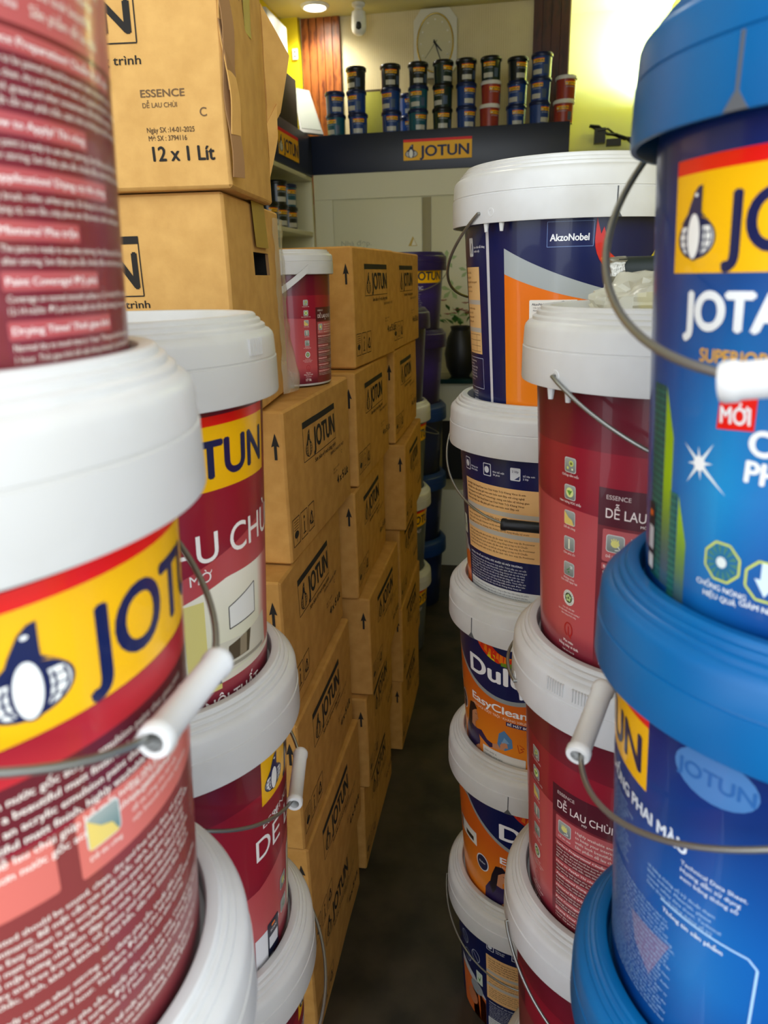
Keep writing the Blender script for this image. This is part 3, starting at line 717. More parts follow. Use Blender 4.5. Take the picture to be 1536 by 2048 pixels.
stack('bu2', -.410, .695, .169, 1.4695, .381, {
    0: dict(label='burgundy pail with a printed room picture, top of the second left stack', art=[(FRONT, 12, RB, 'front')], notch=(46,), ribs=(78,), group=G2),
    1: dict(label='burgundy pail with bird logo at its right edge, second in the second left stack', art=[(FRONT, 72, RB, 'front')], bail=((-168, 102, .165, .11), dict()), group=G2),
    2: dict(label='burgundy pail with wire loop at its right, third in the second left stack', art=[(FRONT, 88, RB, 'front')], bail=((-48, 42, .21, .05), dict(grip=None)), group=G2),
    3: dict(label='burgundy pail on the floor at the foot of the second left stack', art=[(BPL, 0, RB, 'plain')], group=G2)}, (0, 1, 2, 3))
G3 = 'burgundy pails of the middle right stack'; G4 = 'blue exterior paint pails of the nearest right stack'; G5 = 'navy and orange pails of the rear right stack'
stack('bu3', .175, .858, .169, 1.4675, .381, {
    0: dict(label='burgundy pail carrying the clear plastic bag, top of the middle right stack', art=[(INFO, -52, RB, 'info')], bail=((-54, 36, .165, .10), dict(grip=None)), lugs=(-54,), group=G3),
    1: dict(label='burgundy pail with its dark text panel in full view, second in the middle right stack', art=[(INFO, -67, RB, 'info')], ribs=(-50, -38), lugs=(-78,), bail=((-74, -164, .20, .015), dict(grip=None)), group=G3),
    2: dict(label='burgundy pail with a hanging wire loop, third in the middle right stack', art=[(TEXTB, -172, RB, 'text')], bail=((-74, 16, .165, .125), dict(grip=None)), notch=(-22,), group=G3),
    3: dict(label='burgundy pail standing on the floor under the middle right stack', art=[(BPL, 0, RB, 'plain')], group=G3)}, (0, 1, 2, 3))
stack('jo', .2195, .502, .155, 1.65, .3404, {
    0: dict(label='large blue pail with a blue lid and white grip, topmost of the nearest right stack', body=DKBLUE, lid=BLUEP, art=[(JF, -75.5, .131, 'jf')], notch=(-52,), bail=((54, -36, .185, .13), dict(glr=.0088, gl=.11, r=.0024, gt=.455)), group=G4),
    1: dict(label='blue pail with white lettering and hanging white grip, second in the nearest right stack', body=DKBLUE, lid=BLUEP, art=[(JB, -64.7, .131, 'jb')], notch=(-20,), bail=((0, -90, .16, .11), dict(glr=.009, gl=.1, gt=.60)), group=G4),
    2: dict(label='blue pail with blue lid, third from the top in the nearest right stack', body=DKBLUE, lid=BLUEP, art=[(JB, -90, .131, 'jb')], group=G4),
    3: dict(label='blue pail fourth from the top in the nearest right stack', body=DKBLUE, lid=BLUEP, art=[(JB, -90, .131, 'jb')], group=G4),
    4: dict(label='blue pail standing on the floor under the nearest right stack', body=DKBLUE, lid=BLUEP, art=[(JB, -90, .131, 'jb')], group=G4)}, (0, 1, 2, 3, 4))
stack('du', .065, 1.316, .181, 1.296, .338, {
    0: dict(label='navy pail with a peach text block and black grip, second in the rear right stack', body=DKBLUE, art=[(DB, -66, DR, 'db')], bail=((-102, -12, .205, .115), dict(grip='black', r=.002, glr=.009)), group=G5),
    1: dict(label='orange pail showing a woman wiping, red scribbles, third in the rear right stack', body=DKBLUE, art=[(DF, -57, DR, 'df')], notch=(-46,), group=G5),
    2: dict(label='orange pail with a round blue badge, fourth in the rear right stack', body=DKBLUE, art=[(DF, -26, DR, 'df')], notch=(-18,), group=G5),
    3: dict(label='navy pail with thin wire handle at the foot of the rear right stack', body=DKBLUE, art=[(DB, -34, DR, 'db')], bail=((-90, 0, .215, .06), dict(grip=None, r=.0018)), group=G5)}, (0, 1, 2, 3))
stack('ak', .075, 1.316, .187, 1.652, .3585, {
    0: dict(label='wide navy pail with orange front panel, topmost of the rear right stack', body=DKBLUE, art=[(AKA, -37, .158, 'ak')], notch=(17,), lugs=(-40,), bail=((-47, -137, .205, .13), dict(grip=None, r=.0024)), group=G5)}, (0,))

# far stacks behind the cartons
PJ = plain_jotun((20, 12, 58), (52, 34, 120), 'MAJESTIC'); GJ = plain_jotun((70, 76, 82), (96, 102, 108), 'JOTAPLAST'); BJ = plain_jotun((6, 18, 48), (12, 34, 82), 'JOTASHIELD')
G6 = 'dim pails stacked behind the carton wall, left column'; G7 = 'dim pails stacked behind the carton wall, right column'
its = {-1: dict(label='purple pail standing on the grey pails just behind the last carton', body=PURPLE, lid=PURPLE, art=[(PJ, -30, .14, 'pj')], group=G6)}
for k, t in enumerate(('highest', 'second', 'third', 'lowest')):
    its[k] = dict(label='grey pail with white lid behind the cartons, %s of the white-lidded ones' % t, body=GREY, art=[(GJ, 50, .14, 'gj')], group=G6)
    if k == 0: its[k]['bail'] = ((20, 110, .2, .08), dict(grip=None, r=.0018))
stack('fa', -.503, 2.9, .165, 1.03, .357, {k: its[k] for k in (-1, 0, 1)} | {2: its[2]}, (-1, 0, 1, 2))
it2 = {}
for k, t in enumerate(('purple pail with a yellow logo band, topmost of the far purple and blue stack', 'purple pail under the topmost one in the far purple and blue stack', 'dark blue pail directly under the purple pails of the far stack', 'dark blue pail with a white slip on its lid, fourth in the far stack', 'dark blue pail on the floor under the far purple and blue stack')):
    p = k < 2
    it2[k] = dict(label=t, body=PURPLE if p else DKBLUE, lid=PURPLE if p else DKBLUE, art=[(PJ if p else BJ, 22 if k == 0 else 150, .14, 'pj' if p else 'bj')], group=G7)
it2[0]['bail'] = ((95, 5, .17, .1), dict(r=.002))
stack('fb', -.487, 3.4, .166, 1.60, .329, it2, range(5))

# small red five litre pail on the carton
def small_pail():
    R, H = .093, .212
    o = empty('small_paint_pail', (-.459, 1.478, 1.376), 'small burgundy pail with white strap handle standing on a carton', 'paint pail')
    s = R / .162; rb, rt = .079, .0845
    MB().lathe([(0, .003), (rb - .003, .003), (rb - .001, 0), (rb, .002), (rt, H + .01)], 64).build('pail_body', WHITE, o, 40)
    sl = (rt - rb) / H
    def fn(u, v, l):
        th = u / .0815; r = rb + sl * v + .0004 + l * .00012
        return (r * math.sin(th), -r * math.cos(th), v), (math.sin(th), -math.cos(th), 0)
    A = Art(); src = INFO
    k = .59
    for P, F, c, l in src.items:
        cc = (lambda u, v, c=c: c(u / k, v / .64)) if callable(c) else c
        A.items.append(([(x * k, y * .64 + .004) for x, y in P], F, cc, l))
    V, N, F, C = A.compile(fn, step=.008)
    lb = mesh_obj('printed_label', V, F, [PRINT], cols=C, norms=N, parent=o); lb.rotation_euler = (0, 0, rad(40))
    pr = [(.0845, H - .001), (.0905, H - .001), (.0925, H), (.093, H + .002), (.093, H + .022), (.0922, H + .0225), (.0922, H + .0235), (.0928, H + .024), (.0922, H + .034), (.09, H + .037), (.0865, H + .038), (.086, H + .041), (.083, H + .042), (.0825, H + .045), (.079, H + .045), (.077, H + .036), (0, H + .036)]
    MB().lathe(pr, 72).build('lid', WHITE, o, 32)
    # moulded strap handle hanging forward
    V = []; F = []; n = 40
    for i in range(n + 1):
        t = PI * i / n; a = rad(42)
        e1 = Vector((math.sin(a), -math.cos(a), 0)); e2 = Vector((math.sin(a - PI / 2), -math.cos(a - PI / 2), 0))
        p = Vector((0, 0, H + .010)) + e1 * .095 * math.cos(t) + e2 * .098 * math.sin(t) - Vector((0, 0, .075 * math.sin(t)))
        d = (e1 * math.cos(t) + e2 * math.sin(t)); wv = Vector((0, 0, 1)) * .0065
        for q in ((d * .0012 + wv), (d * .0035 + wv), (d * .0035 - wv), (d * .0012 - wv)): V.append(p + q)
    for i in range(n):
        for k2 in range(4): F.append([i * 4 + k2, i * 4 + (k2 + 1) % 4, i * 4 + 4 + (k2 + 1) % 4, i * 4 + 4 + k2])
    F += [[0, 1, 2, 3], [n * 4 + 3, n * 4 + 2, n * 4 + 1, n * 4]]
    h = mesh_obj('strap_handle', V, F, [WHITE], parent=o, smooth=40); h['label'] = 'white moulded strap handle'
small_pail()

# ------------------------------------------------------------------ cartons
BLK = (34, 30, 26); CC = (184, 140, 78)
def carton_side():
    A = Art()
    A.rect(.094, .223, .314, .235, BLK, 1); A.frame(.0947, .162, .3133, .234, .0014, BLK, 1)
    B = Art(); penguin(B, 0, 0, 1, BLK, (180, 134, 66), 0); A.place(B, .127, .181, .0175, .0128, dl=1)
    A.text('JOTUN', .158, .176, .040, BLK, w=.148, bold=.035, layer=2)
    A.text('Sơn bảo vệ mọi công trình', .160, .1475, .0088, BLK, w=.15, bold=.01, layer=2)
    G = (98, 74, 46)
    A.text('ESSENCE MAJESTIC VIỆT', .268, .135, .006, G, w=.11, layer=2, res=1); A.text('C', .355, .119, .008, G, layer=2)
    A.text('Ngày SX : 14-01-2025', .285, .098, .004, G, layer=2, res=1); A.text('Mẻ SX : 3794', .285, .09, .004, G, layer=2, res=1)
    A.text('4 x 5 Lít', .312, .062, .018, BLK, w=.1, bold=.03, layer=2)
    for k in range(3):
        u = .012 + k * .044; A.frame(u, .028, u + .036, .078, .0015, BLK, 1)
        if k == 0:
            for q in range(4): A.line([(u + .006, .072 - q * .005), (u + .03, .072 - q * .005)], .0011, BLK, 1)
            A.ell(u + .018, .047, .011, .007, BLK, 2, 14); A.line([(u + .018, .05), (u + .018, .033)], .0015, BLK, 2)
        elif k == 1:
            A.line([(u + .018, .036), (u + .018, .058)], .003, BLK, 2); A.ell(u + .018, .066, .003, .003, BLK, 2, 10); A.line([(u + .01, .036), (u + .026, .036)], .002, BLK, 2)
        else:
            P = [(u + .008, .04), (u + .028, .04), (u + .018, .065)]
            for q in range(3):
                a, b = Vector(P[q]), Vector(P[(q + 1) % 3]); A.line([tuple(a.lerp(b, .15)), tuple(a.lerp(b, .72))], .0032, BLK, 2)
                c = a.lerp(b, .72); d = (b - a).normalized(); nn = Vector((-d.y, d.x)); A.poly([tuple(c + nn * .005), tuple(c - nn * .005), tuple(c + d * .008)], BLK, 2)
    return A
def carton_front():
    A = Art()          # u measured leftwards-negative from the right corner
    A.poly([(-.0185, .190), (-.0135, .190), (-.0135, .214), (-.0088, .212), (-.016, .236), (-.0232, .212), (-.0185, .214)], BLK, 1)
    A.text('JOTUN', -.3, .15, .05, BLK, w=.16, bold=.03, layer=1)
    return A
CS = carton_side(); CF = carton_front()
def wob(x, y, z, W, D, H, amp, seed):
    fx = 1 - (2 * x / W - 1) ** 2 if W else 0; fy = 1 - (2 * y / D - 1) ** 2; fz = 1 - (2 * z / H - 1) ** 2
    n = noise.noise(Vector((x * 6 + seed, y * 6, z * 6))) 
    n2 = noise.noise(Vector((x * 6, y * 6 + seed + 9, z * 6)))
    n3 = noise.noise(Vector((x * 6, y * 6, z * 6 + seed + 5)))
    sx = 2 * x / W - 1; sy = 2 * y / D - 1; sz = 2 * z / H - 1
    return Vector((x + amp * n + sx * .003 * max(0, fy) * max(0, fz), y + amp * n2 + sy * .002 * max(0, fx) * max(0, fz), z + .3 * amp * n3 * (1 if 0 < z < H else 0)))
def carton(loc, rz, label, W=.39, D=.44, H=.272, seed=0, group=None, side=CS, front=CF, m=CARD, tape=True, name='carton', hole=None, amp=.0016, nz=8):
    """local origin = bottom front RIGHT corner; box runs to -x and +y"""
    V = []; F = []; MI = []; COLS = []
    nx, ny = 10, 12
    def g(fn, a, b, m=0, skip=None, flip=False):
        k = len(V)
        for i in range(a + 1):
            for j in range(b + 1): V.append(fn(i / a, j / b)); COLS.append((1, 1, 1, 1))
        for i in range(a):
            for j in range(b):
                if skip and skip(i, j): continue
                q = [k + i * (b + 1) + j, k + (i + 1) * (b + 1) + j, k + (i + 1) * (b + 1) + j + 1, k + i * (b + 1) + j + 1]
                F.append(q[::-1] if flip else q); MI.append(m)
    r = .0045
    def P(x, y, z):
        # rounded edges: pull corner verts in
        p = wob(x * W, y * D, z * H, W, D, H, amp, seed); return (p.x - W, p.y, p.z)
    def sp(t, n): # spacing denser at ends
        return t
    def nl(i, n, L):
        e = .004 / L; return {0: 0, 1: e, n - 1: 1 - e, n: 1}.get(i, e + (1 - 2 * e) * (i - 1) / (n - 2))
    # build one closed shell via unique vertices
    idx = {}
    def vid(i, j, k):
        if (i, j, k) not in idx:
            x, y, z = nl(i, nx, W), nl(j, ny, D), nl(k, nz, H)
            on = [(i in (0, nx)), (j in (0, ny)), (k in (0, nz))]; c = sum(on)
            p = Vector(P(x, y, z))
            if c >= 2:
                d = Vector(((.5 - x) * on[0], (.5 - y) * on[1], (.5 - z) * on[2])); d = Vector([math.copysign(1, q) if abs(q) > 1e-9 else 0 for q in d]); p += d * .0016 * (c - 1)
            idx[(i, j, k)] = len(V); V.append(tuple(p)); COLS.append((1, 1, 1, 1))
        return idx[(i, j, k)]
    for i in range(nx):
        for j in range(ny):
            for k, fl in ((0, 1), (nz, 0)):
                q = [vid(i, j, k), vid(i + 1, j, k), vid(i + 1, j + 1, k), vid(i, j + 1, k)]; F.append(q[::-1] if fl else q); MI.append(0)
    for i in range(nx):
        for k in range(nz):
            for j, fl in ((0, 0), (ny, 1)):
                q = [vid(i, j, k), vid(i + 1, j, k), vid(i + 1, j, k + 1), vid(i, j, k + 1)]; F.append(q[::-1] if fl else q); MI.append(0)
    hj = hole or None
    for j in range(ny):
        for k in range(nz):
            for i, fl in ((0, 1), (nx, 0)):
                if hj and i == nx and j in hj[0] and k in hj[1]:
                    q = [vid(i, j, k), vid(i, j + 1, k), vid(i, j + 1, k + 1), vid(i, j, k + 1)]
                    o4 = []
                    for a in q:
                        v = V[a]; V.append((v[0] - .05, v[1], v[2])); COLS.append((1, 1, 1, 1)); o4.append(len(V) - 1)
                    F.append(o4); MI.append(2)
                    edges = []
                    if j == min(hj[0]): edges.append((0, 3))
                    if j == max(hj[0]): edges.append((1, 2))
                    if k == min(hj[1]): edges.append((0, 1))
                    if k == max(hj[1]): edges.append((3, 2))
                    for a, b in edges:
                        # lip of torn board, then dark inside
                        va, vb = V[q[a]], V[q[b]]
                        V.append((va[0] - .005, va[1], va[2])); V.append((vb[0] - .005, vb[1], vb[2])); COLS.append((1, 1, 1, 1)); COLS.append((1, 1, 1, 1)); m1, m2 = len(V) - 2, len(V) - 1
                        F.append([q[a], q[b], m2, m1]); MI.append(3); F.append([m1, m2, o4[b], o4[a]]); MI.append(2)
                    continue
                q = [vid(i, j, k), vid(i, j + 1, k), vid(i, j + 1, k + 1), vid(i, j, k + 1)]; F.append(q[::-1] if fl else q); MI.append(0)
    def addart(A, fn):
        v, n, f, c = A.compile(fn, step=.03, vstep=.03, cutv=True); k = len(V)
        V.extend([tuple(x) for x in v]); COLS.extend(c); F.extend([[i + k for i in q] for q in f]); MI.extend([1] * len(f))
    if side: addart(side, lambda u, v, l: (Vector(P(1, u / D, v / H)) + Vector((.0006 + l * .0001, 0, 0)), (1, 0, 0)))
    if front: addart(front, lambda u, v, l: (Vector(P(1 + u / W, 0, v / H)) + Vector((0, -.0006 - l * .0001, 0)), (0, -1, 0)))
    # flap seam along the top, printed edge lines
    o = mesh_obj(name, V, F, [m, INK, DARK, CORE], MI, cols=COLS, smooth=25)
    root = o; o.location = loc; o.rotation_euler = (0, 0, rz); tag(o, label, 'box', group)
    if tape:
        tv = []; w2 = .024; path = []
        for z in (.72, .8, .9, .97): path.append((0, z))
        b = MB()
        pts = [(-W / 2, -.0045, H * .72), (-W / 2, -.0045, H - .004), (-W / 2, .004, H + .0016)] + [(-W / 2, D * q / 6, H + .0018) for q in range(1, 6)] + [(-W / 2, D - .004, H + .0016), (-W / 2, D + .0045, H - .004), (-W / 2, D + .0045, H * .72)]
        for i, p in enumerate(pts[:-1]):
            q = pts[i + 1]; b.add([(p[0] - w2, p[1], p[2]), (p[0] + w2, p[1], p[2]), (q[0] + w2, q[1], q[2]), (q[0] - w2, q[1], q[2])], [[0, 1, 2, 3]], 0)
        b.build('packing_tape', TAPEC, o, 50)
    return o

H = .275
gA, gB, gC = 'cartons of the front column along the aisle', 'cartons of the middle column along the aisle', 'cartons of the rear column along the aisle'
nm5 = ['standing on the floor', 'second from the floor', 'third from the floor', 'fourth from the floor', 'topmost, under the small red pail']
cc1 = [(-.380, 1.11, 0), (-.362, 1.075, -.5), (-.366, 1.07, .5), (-.379, 1.075, .6), (-.378, 1.147, -1.2)]
for k in range(5):
    x, y, a = cc1[k]; carton((x, y, k * H), rad(a), 'brown carton in the front column, ' + nm5[k], seed=k * 3.1, group=gA)
nm6 = ['standing on the floor', 'second from the floor', 'third from the floor', 'fourth from the floor', 'second from the top', 'topmost']
cc2 = [(-.371, 1.60, 0), (-.354, 1.60, 1), (-.341, 1.615, -.5), (-.366, 1.605, .8), (-.365, 1.647, -.8), (-.372, 1.695, -4)]
for k in range(6):
    x, y, a = cc2[k]; carton((x, y, k * H), rad(a), 'brown carton in the middle column, ' + nm6[k], seed=20 + k * 3.1, group=gB, D=.42 if k < 4 else .4)
cc3 = [(-.352, 2.15, 0), (-.344, 2.14, 0), (-.346, 2.132, .5), (-.323, 2.121, 1.2), (-.351, 2.124, -.4), (-.352, 2.120, -2)]
for k in range(6):
    x, y, a = cc3[k]; carton((x, y, k * H), rad(a), 'brown carton in the rear column, ' + nm6[k], seed=40 + k * 3.1, group=gC)

# the two bigger cartons of one-litre tins
def big_front(lower):
    A = Art()
    zz = .0
    A.frame(-.26, .21 - zz, -.083, .32 - zz, .0022, BLK, 1)
    return A
def bigart_low():
    A = Art()     # u=0 at right corner, v from bottom; carton bottom 1.376
    A.rect(-.30, .252, -.122, .262, BLK, 1); A.frame(-.30, .184, -.1225, .261, .0016, BLK, 1)
    A.text('JOTUN', -.128, .195, .048, BLK, w=.16, bold=.035, align='R', layer=1)
    A.text('Sơn bảo vệ mọi công trình', -.116, .168, .0105, BLK, align='R', layer=1, bold=.01, w=.2)
    return A
def bigart_up():
    A = Art(); G = (110, 84, 56)
    A.rect(-.30, .222, -.105, .236, BLK, 1); A.frame(-.30, .168, -.1056, .235, .0016, BLK, 1)
    A.text('JOTUN', -.1125, .179, .036, BLK, w=.17, bold=.035, align='R', layer=1)
    A.text('Sơn bảo vệ mọi công trình', -.1025, .1445, .0105, BLK, align='R', layer=1, bold=.01, w=.2)
    A.text('ESSENCE', -.107, .1075, .0088, G, w=.056, layer=1, bold=.02); A.text('DỄ LAU CHÙI', -.106, .0955, .0058, G, w=.044, layer=1, bold=.01)
    A.text('C', -.033, .084, .0105, G, layer=1)
    A.text('Ngày SX :14-01-2025', -.104, .067, .0062, (80, 60, 40), w=.062, layer=1, bold=.01); A.text('Mẻ SX : 3794116', -.103, .0575, .0062, (80, 60, 40), w=.05, layer=1, bold=.01)
    A.text('12 x 1 Lít', -.100, .034, .0175, BLK, w=.081, layer=1, bold=.03)
    return A
big1 = carton((-.392, 1.0, 1.378), rad(6), 'large brown carton with a square hand hole and olive tape, on the front carton column', W=.46, D=.35, H=.315, seed=70, m=CARD2, front=bigart_low(), side=None, tape=False, hole=((5, 6, 7), (7,)), amp=.002, nz=11)
b = MB(); b.add([(.007, .140, .250), (.007, .225, .250), (.0035, .225, .3165), (.0035, .140, .3165), (-.03, .140, .3172), (-.03, .225, .3172)], [[0, 1, 2, 3], [3, 2, 5, 4]])
t = b.build('packing_tape', TAPE, big1); t['label'] = 'olive brown packing tape'
big2 = carton((-.372, .985, 1.695), rad(6.5), 'large brown carton printed 12 x 1 Lít with torn edges, highest in the photo', W=.46, D=.255, H=.36, seed=90, m=CARD2, front=bigart_up(), side=None, tape=False, hole=((3, 4), (7, 8)), amp=.004, nz=11)
b = MB(); b.add([(.004, .12, .21), (.004, .16, .21), (.005, .165, .36), (.005, .115, .36)], [[0, 1, 2, 3]])
t = b.build('packing_tape', TAPE, big2)
# torn flap sticking out of the rear corner, peeled front edge
def sheet(name, P, th, m, parent, nu=8, nv=8, amp=.004, seed=0, mats=None):
    """bilinear quad with thickness and crumple"""
    a, b_, c, d = [Vector(p) for p in P]; nr = (b_ - a).cross(d - a).normalized(); V = []; F = []
    for s_ in (0, 1):
        for i in range(nu + 1):
            for j in range(nv + 1):
                u, v = i / nu, j / nv; p = a * (1 - u) * (1 - v) + b_ * u * (1 - v) + c * u * v + d * (1 - u) * v
                p = p + nr * (amp * noise.noise(p * 14 + Vector((seed, 0, 0))) + th * s_)
                V.append(p)
    n = (nu + 1) * (nv + 1); q = lambda i, j, s_: s_ * n + i * (nv + 1) + j
    for i in range(nu):
        for j in range(nv):
            F.append([q(i, j, 0), q(i, j + 1, 0), q(i + 1, j + 1, 0), q(i + 1, j, 0)]); F.append([q(i, j, 1), q(i + 1, j, 1), q(i + 1, j + 1, 1), q(i, j + 1, 1)])
    for i in range(nu): F.append([q(i, 0, 0), q(i + 1, 0, 0), q(i + 1, 0, 1), q(i, 0, 1)]); F.append([q(i, nv, 0), q(i, nv, 1), q(i + 1, nv, 1), q(i + 1, nv, 0)])
    for j in range(nv): F.append([q(0, j, 0), q(0, j, 1), q(0, j + 1, 1), q(0, j + 1, 0)]); F.append([q(nu, j, 0), q(nu, j + 1, 0), q(nu, j + 1, 1), q(nu, j, 1)])
    return mesh_obj(name, V, F, [m], parent=parent, smooth=40)
f1 = sheet('torn_flap', [(-.004, .258, .10), (.014, .285, .14), (.030, .295, .222), (-.002, .262, .285)], .004, CARD2, big2, seed=3); f1['label'] = 'torn cardboard flap folded outwards'
sheet('torn_flap', [(-.004, .257, .04), (.010, .270, .10), (.012, .272, .15), (-.004, .258, .12)], .004, CARD2, big2, seed=9)
for q in range(3):
    f2 = sheet('peeled_edge', [(.002 + q * .003, -.003, .012 + .05 * q), (.011 + q * .002, .014, .012 + .05 * q), (.006, .018, .35 - .07 * q), (0, -.002, .35 - .08 * q)], .0015, (CORE, CARD2, CORE)[q], big2, nu=4, nv=22, amp=.008, seed=q * 5 + 2)
# clear film wrapped round the rear edge of the lower big carton
b = MB(); V = []; F = []; nz_, ns = 40, 7
for i in range(nz_ + 1):
    z = .002 + .30 * i / nz_
    bul = .004 + .016 * max(0, math.sin(z * 16 + 1.2)) ** 2 * (1 if z < .12 else .3) + .005 * noise.noise(Vector((0, 0, z * 40)))
    for j in range(ns + 1):
        t = j / ns; y = .285 + .085 * t
        x = .0035 + bul * math.sin(t * PI * .8) + .004 * noise.noise(Vector((t * 4, 3, z * 30)))
        if t > .85: x = .0
        V.append((x, y, z))
for i in range(nz_):
    for j in range(ns): F.append([i * (ns + 1) + j, i * (ns + 1) + j + 1, (i + 1) * (ns + 1) + j + 1, (i + 1) * (ns + 1) + j])
fo = mesh_obj('plastic_wrap', V, F, [FILM], parent=big1, smooth=60); fo['label'] = 'crinkled clear plastic film'

# ------------------------------------------------------------------ bag and roll on the middle right stack
def crumple(name, c, rx, ry, rz_, m, label, cat, seed=0, flat=.25, n=40):
    V = []; F = []; n2 = n // 2
    for i in range(n2 + 1):
        ph = PI / 2 * i / n2 * 1.0
        for j in range(n):
            a = 2 * PI * j / n; d = Vector((math.cos(a) * math.cos(ph), math.sin(a) * math.cos(ph), math.sin(ph)))
            k = 1 + .30 * noise.noise(d * 2.6 + Vector((seed, 0, 0))) + .16 * abs(noise.noise(d * 7 + Vector((0, seed, 0)))) + .05 * noise.noise(d * 17)
            V.append(Vector((c[0] + d.x * rx * k, c[1] + d.y * ry * k, c[2] + max(0, d.z) * rz_ * k)))
    for i in range(n2):
        for j in range(n): F.append([i * n + j, i * n + (j + 1) % n, (i + 1) * n + (j + 1) % n, (i + 1) * n + j])
    return tag(mesh_obj(name, V, F, [m], smooth=24), label, cat)
lz = 1.4675 + .0585
crumple('plastic_bag', (.165, .868, lz + .001), .088, .072, .046, BAGM, 'crumpled milky plastic bag on top of the middle right stack', 'bag', 3.3)
# yellow packet inside the bag
pk = MB(); T = Matrix.Translation((.180, .846, lz + .008)) @ Matrix.Rotation(rad(-8), 4, 'Y') @ Matrix.Rotation(rad(-35), 4, 'X')
V = [];
pk.box((-.05, -.002, .0), (.05, .008, .034), 0, T); pk.box((.012, -.004, .012), (.026, -.0021, .026), 1, T); pk.box((-.02, -.004, .026), (-.004, -.0021, .032), 1, T); pk.box((-.052, -.004, .0), (.052, -.0021, .005), 1, T)
tag(pk.build('packet', [mat('yellow_packet', (224, 206, 20), .3), BLACKP]), 'small yellow and black packet inside the milky plastic bag', 'packet')
rl = empty('foil_roll', (.16, .935, lz + .052), 'black roll with a crinkled silver end lying on the plastic bag', 'roll')
T = Matrix.Rotation(rad(90), 4, 'Y')
MB().lathe([(0, -.05), (.016, -.05), (.0175, -.048), (.0175, .11), (.016, .112), (0, .112)], 32, 0, T).build('roll', mat('black_roll', (20, 32, 30), .5), rl, 40)
pr = [(.0185, -.049)]
b = MB().lathe([(0, -.060), (.012, -.060), (.016, -.056), (.0182, -.050), (.0182, -.040)], 28, 0, T)
b.V = [tuple(Vector(v) * (1 + .10 * noise.noise(Vector(v) * 160))) for v in b.V]
fe = b.build('foil_end', mat('crinkled_foil', (170, 168, 158), .3, metal=.7, bump=.8, bump_scale=150), rl, 20); fe['label'] = 'crinkled silver foil end'
crumple('plastic_bag', (.215, 1.27, 1.652 + .0655), .05, .05, .05, TEAL, 'teal see-through plastic bag on the lid of the wide navy pail', 'bag', 8.1, n=24)

# ------------------------------------------------------------------ back cabinet with fascia
YB = 4.2
cab = empty('display_cabinet', (-.45, YB, 0), 'tall cream cabinet across the back with a navy fascia', 'cabinet')
def part(name, a, b_, m, parent, bev=.003, label=None):
    a = tuple(a[i] - parent_loc(parent)[i] for i in range(3)); b_ = tuple(b_[i] - parent_loc(parent)[i] for i in range(3))
    o = bevel_box(name, a, b_, m, parent, bev)
    if label: o['label'] = label
    return o
def parent_loc(p):
    l = Vector((0, 0, 0))
    while p is not None: l += Vector(p.location); p = p.parent
    return l
part('carcass', (-1.126, YB + .012, 0), (.225, YB + .39, 2.112), CABW, cab)
part('fascia', (-1.126, YB - .004, 2.112), (.225, YB + .39, 2.302), NAVY, cab, label='dark navy top board')
frame_ = MB()
for a, b_ in (((-1.12, YB, 1.985), (.225, YB + .014, 2.111)), ((-1.12, YB, 0), (-1.02, YB + .014, 1.984)), ((-.02, YB, 0), (.225, YB + .014, 1.984))): frame_.box(a, b_)
fo = frame_.build('face_frame', CABW, None); fo.parent = cab; fo.location = -Vector(cab.location)
for x0, x1 in ((-1.014, -.53), (-.478, -.02)):
    d = part('cabinet_door', (x0, YB + .004, .08), (x1, YB + .0135, 1.979), CABW, cab, .002)
dg = part('centre_strip', (-.527, YB + .0045, .08), (-.481, YB + .0125, 1.979), CABD, cab, .001)
def door_print(name, A, label=None):
    V, N_, F, C = A.compile(lambda u, v, l: ((u, YB + .003 - .0004 * l, v), (0, -1, 0)), step=.5)
    o = mesh_obj(name, V, F, [FLATP], cols=C, parent=cab, loc=-Vector(cab.location))
    if label: o['label'] = label
A = Art(); A.text('Nhà đẹp.', -.98, 1.745, .028, (168, 168, 138), w=.17, bold=0); door_print('door_lettering', A, 'faint grey lettering')
A = Art(); A.poly([(-.605, 1.735), (-.555, 1.735), (-.58, 1.785)], (196, 164, 60), 1); A.poly([(-.588, 1.738), (-.56, 1.738), (-.575, 1.772)], (230, 226, 200), 2); door_print('warning_sticker', A, 'small yellow triangle sticker')
for u, v, k in ((-.395, 1.66, 1), (-.37, 1.5, 1.1), (-.33, 1.36, 1), (-.28, 1.6, .9)):
    A = Art()
    for q in range(5):
        t = rad(q * 70 + 20); A.poly([(u, v), (u + .04 * k * math.cos(t - .3), v + .035 * k * math.sin(t - .3)), (u + .06 * k * math.cos(t), v + .05 * k * math.sin(t)), (u + .04 * k * math.cos(t + .3), v + .035 * k * math.sin(t + .3))], (160, 182, 122), 1)
    door_print('leaf_print', A)
def sign_board(name, w_, h_, T, parent, label=None, dim=1):
    A = Art(); A.place(SIGN, 0, 0, w_ / .217, h_ / .071)
    V, N_, F, C = A.compile(lambda u, v, l: (T @ Vector((u, -.006 - .0003 * l, v)), (T.to_3x3() @ Vector((0, -1, 0)))), step=.5)
    k = len(V); mb = MB().box((0, -.006, 0), (w_, 0, h_), 0, T)
    V += [Vector(v) for v in mb.V]; F += [[i + k for i in f] for f in mb.F]; C += [lin((60, 50, 30))] * len(mb.V)
    o = mesh_obj(name, V, F, [FLATP], cols=C)
    return o
so = sign_board('logo_sign', .358, .1, Matrix.Translation((-.623, YB - .004, 2.158)), None); so.parent = cab; so.location = -Vector(cab.location)

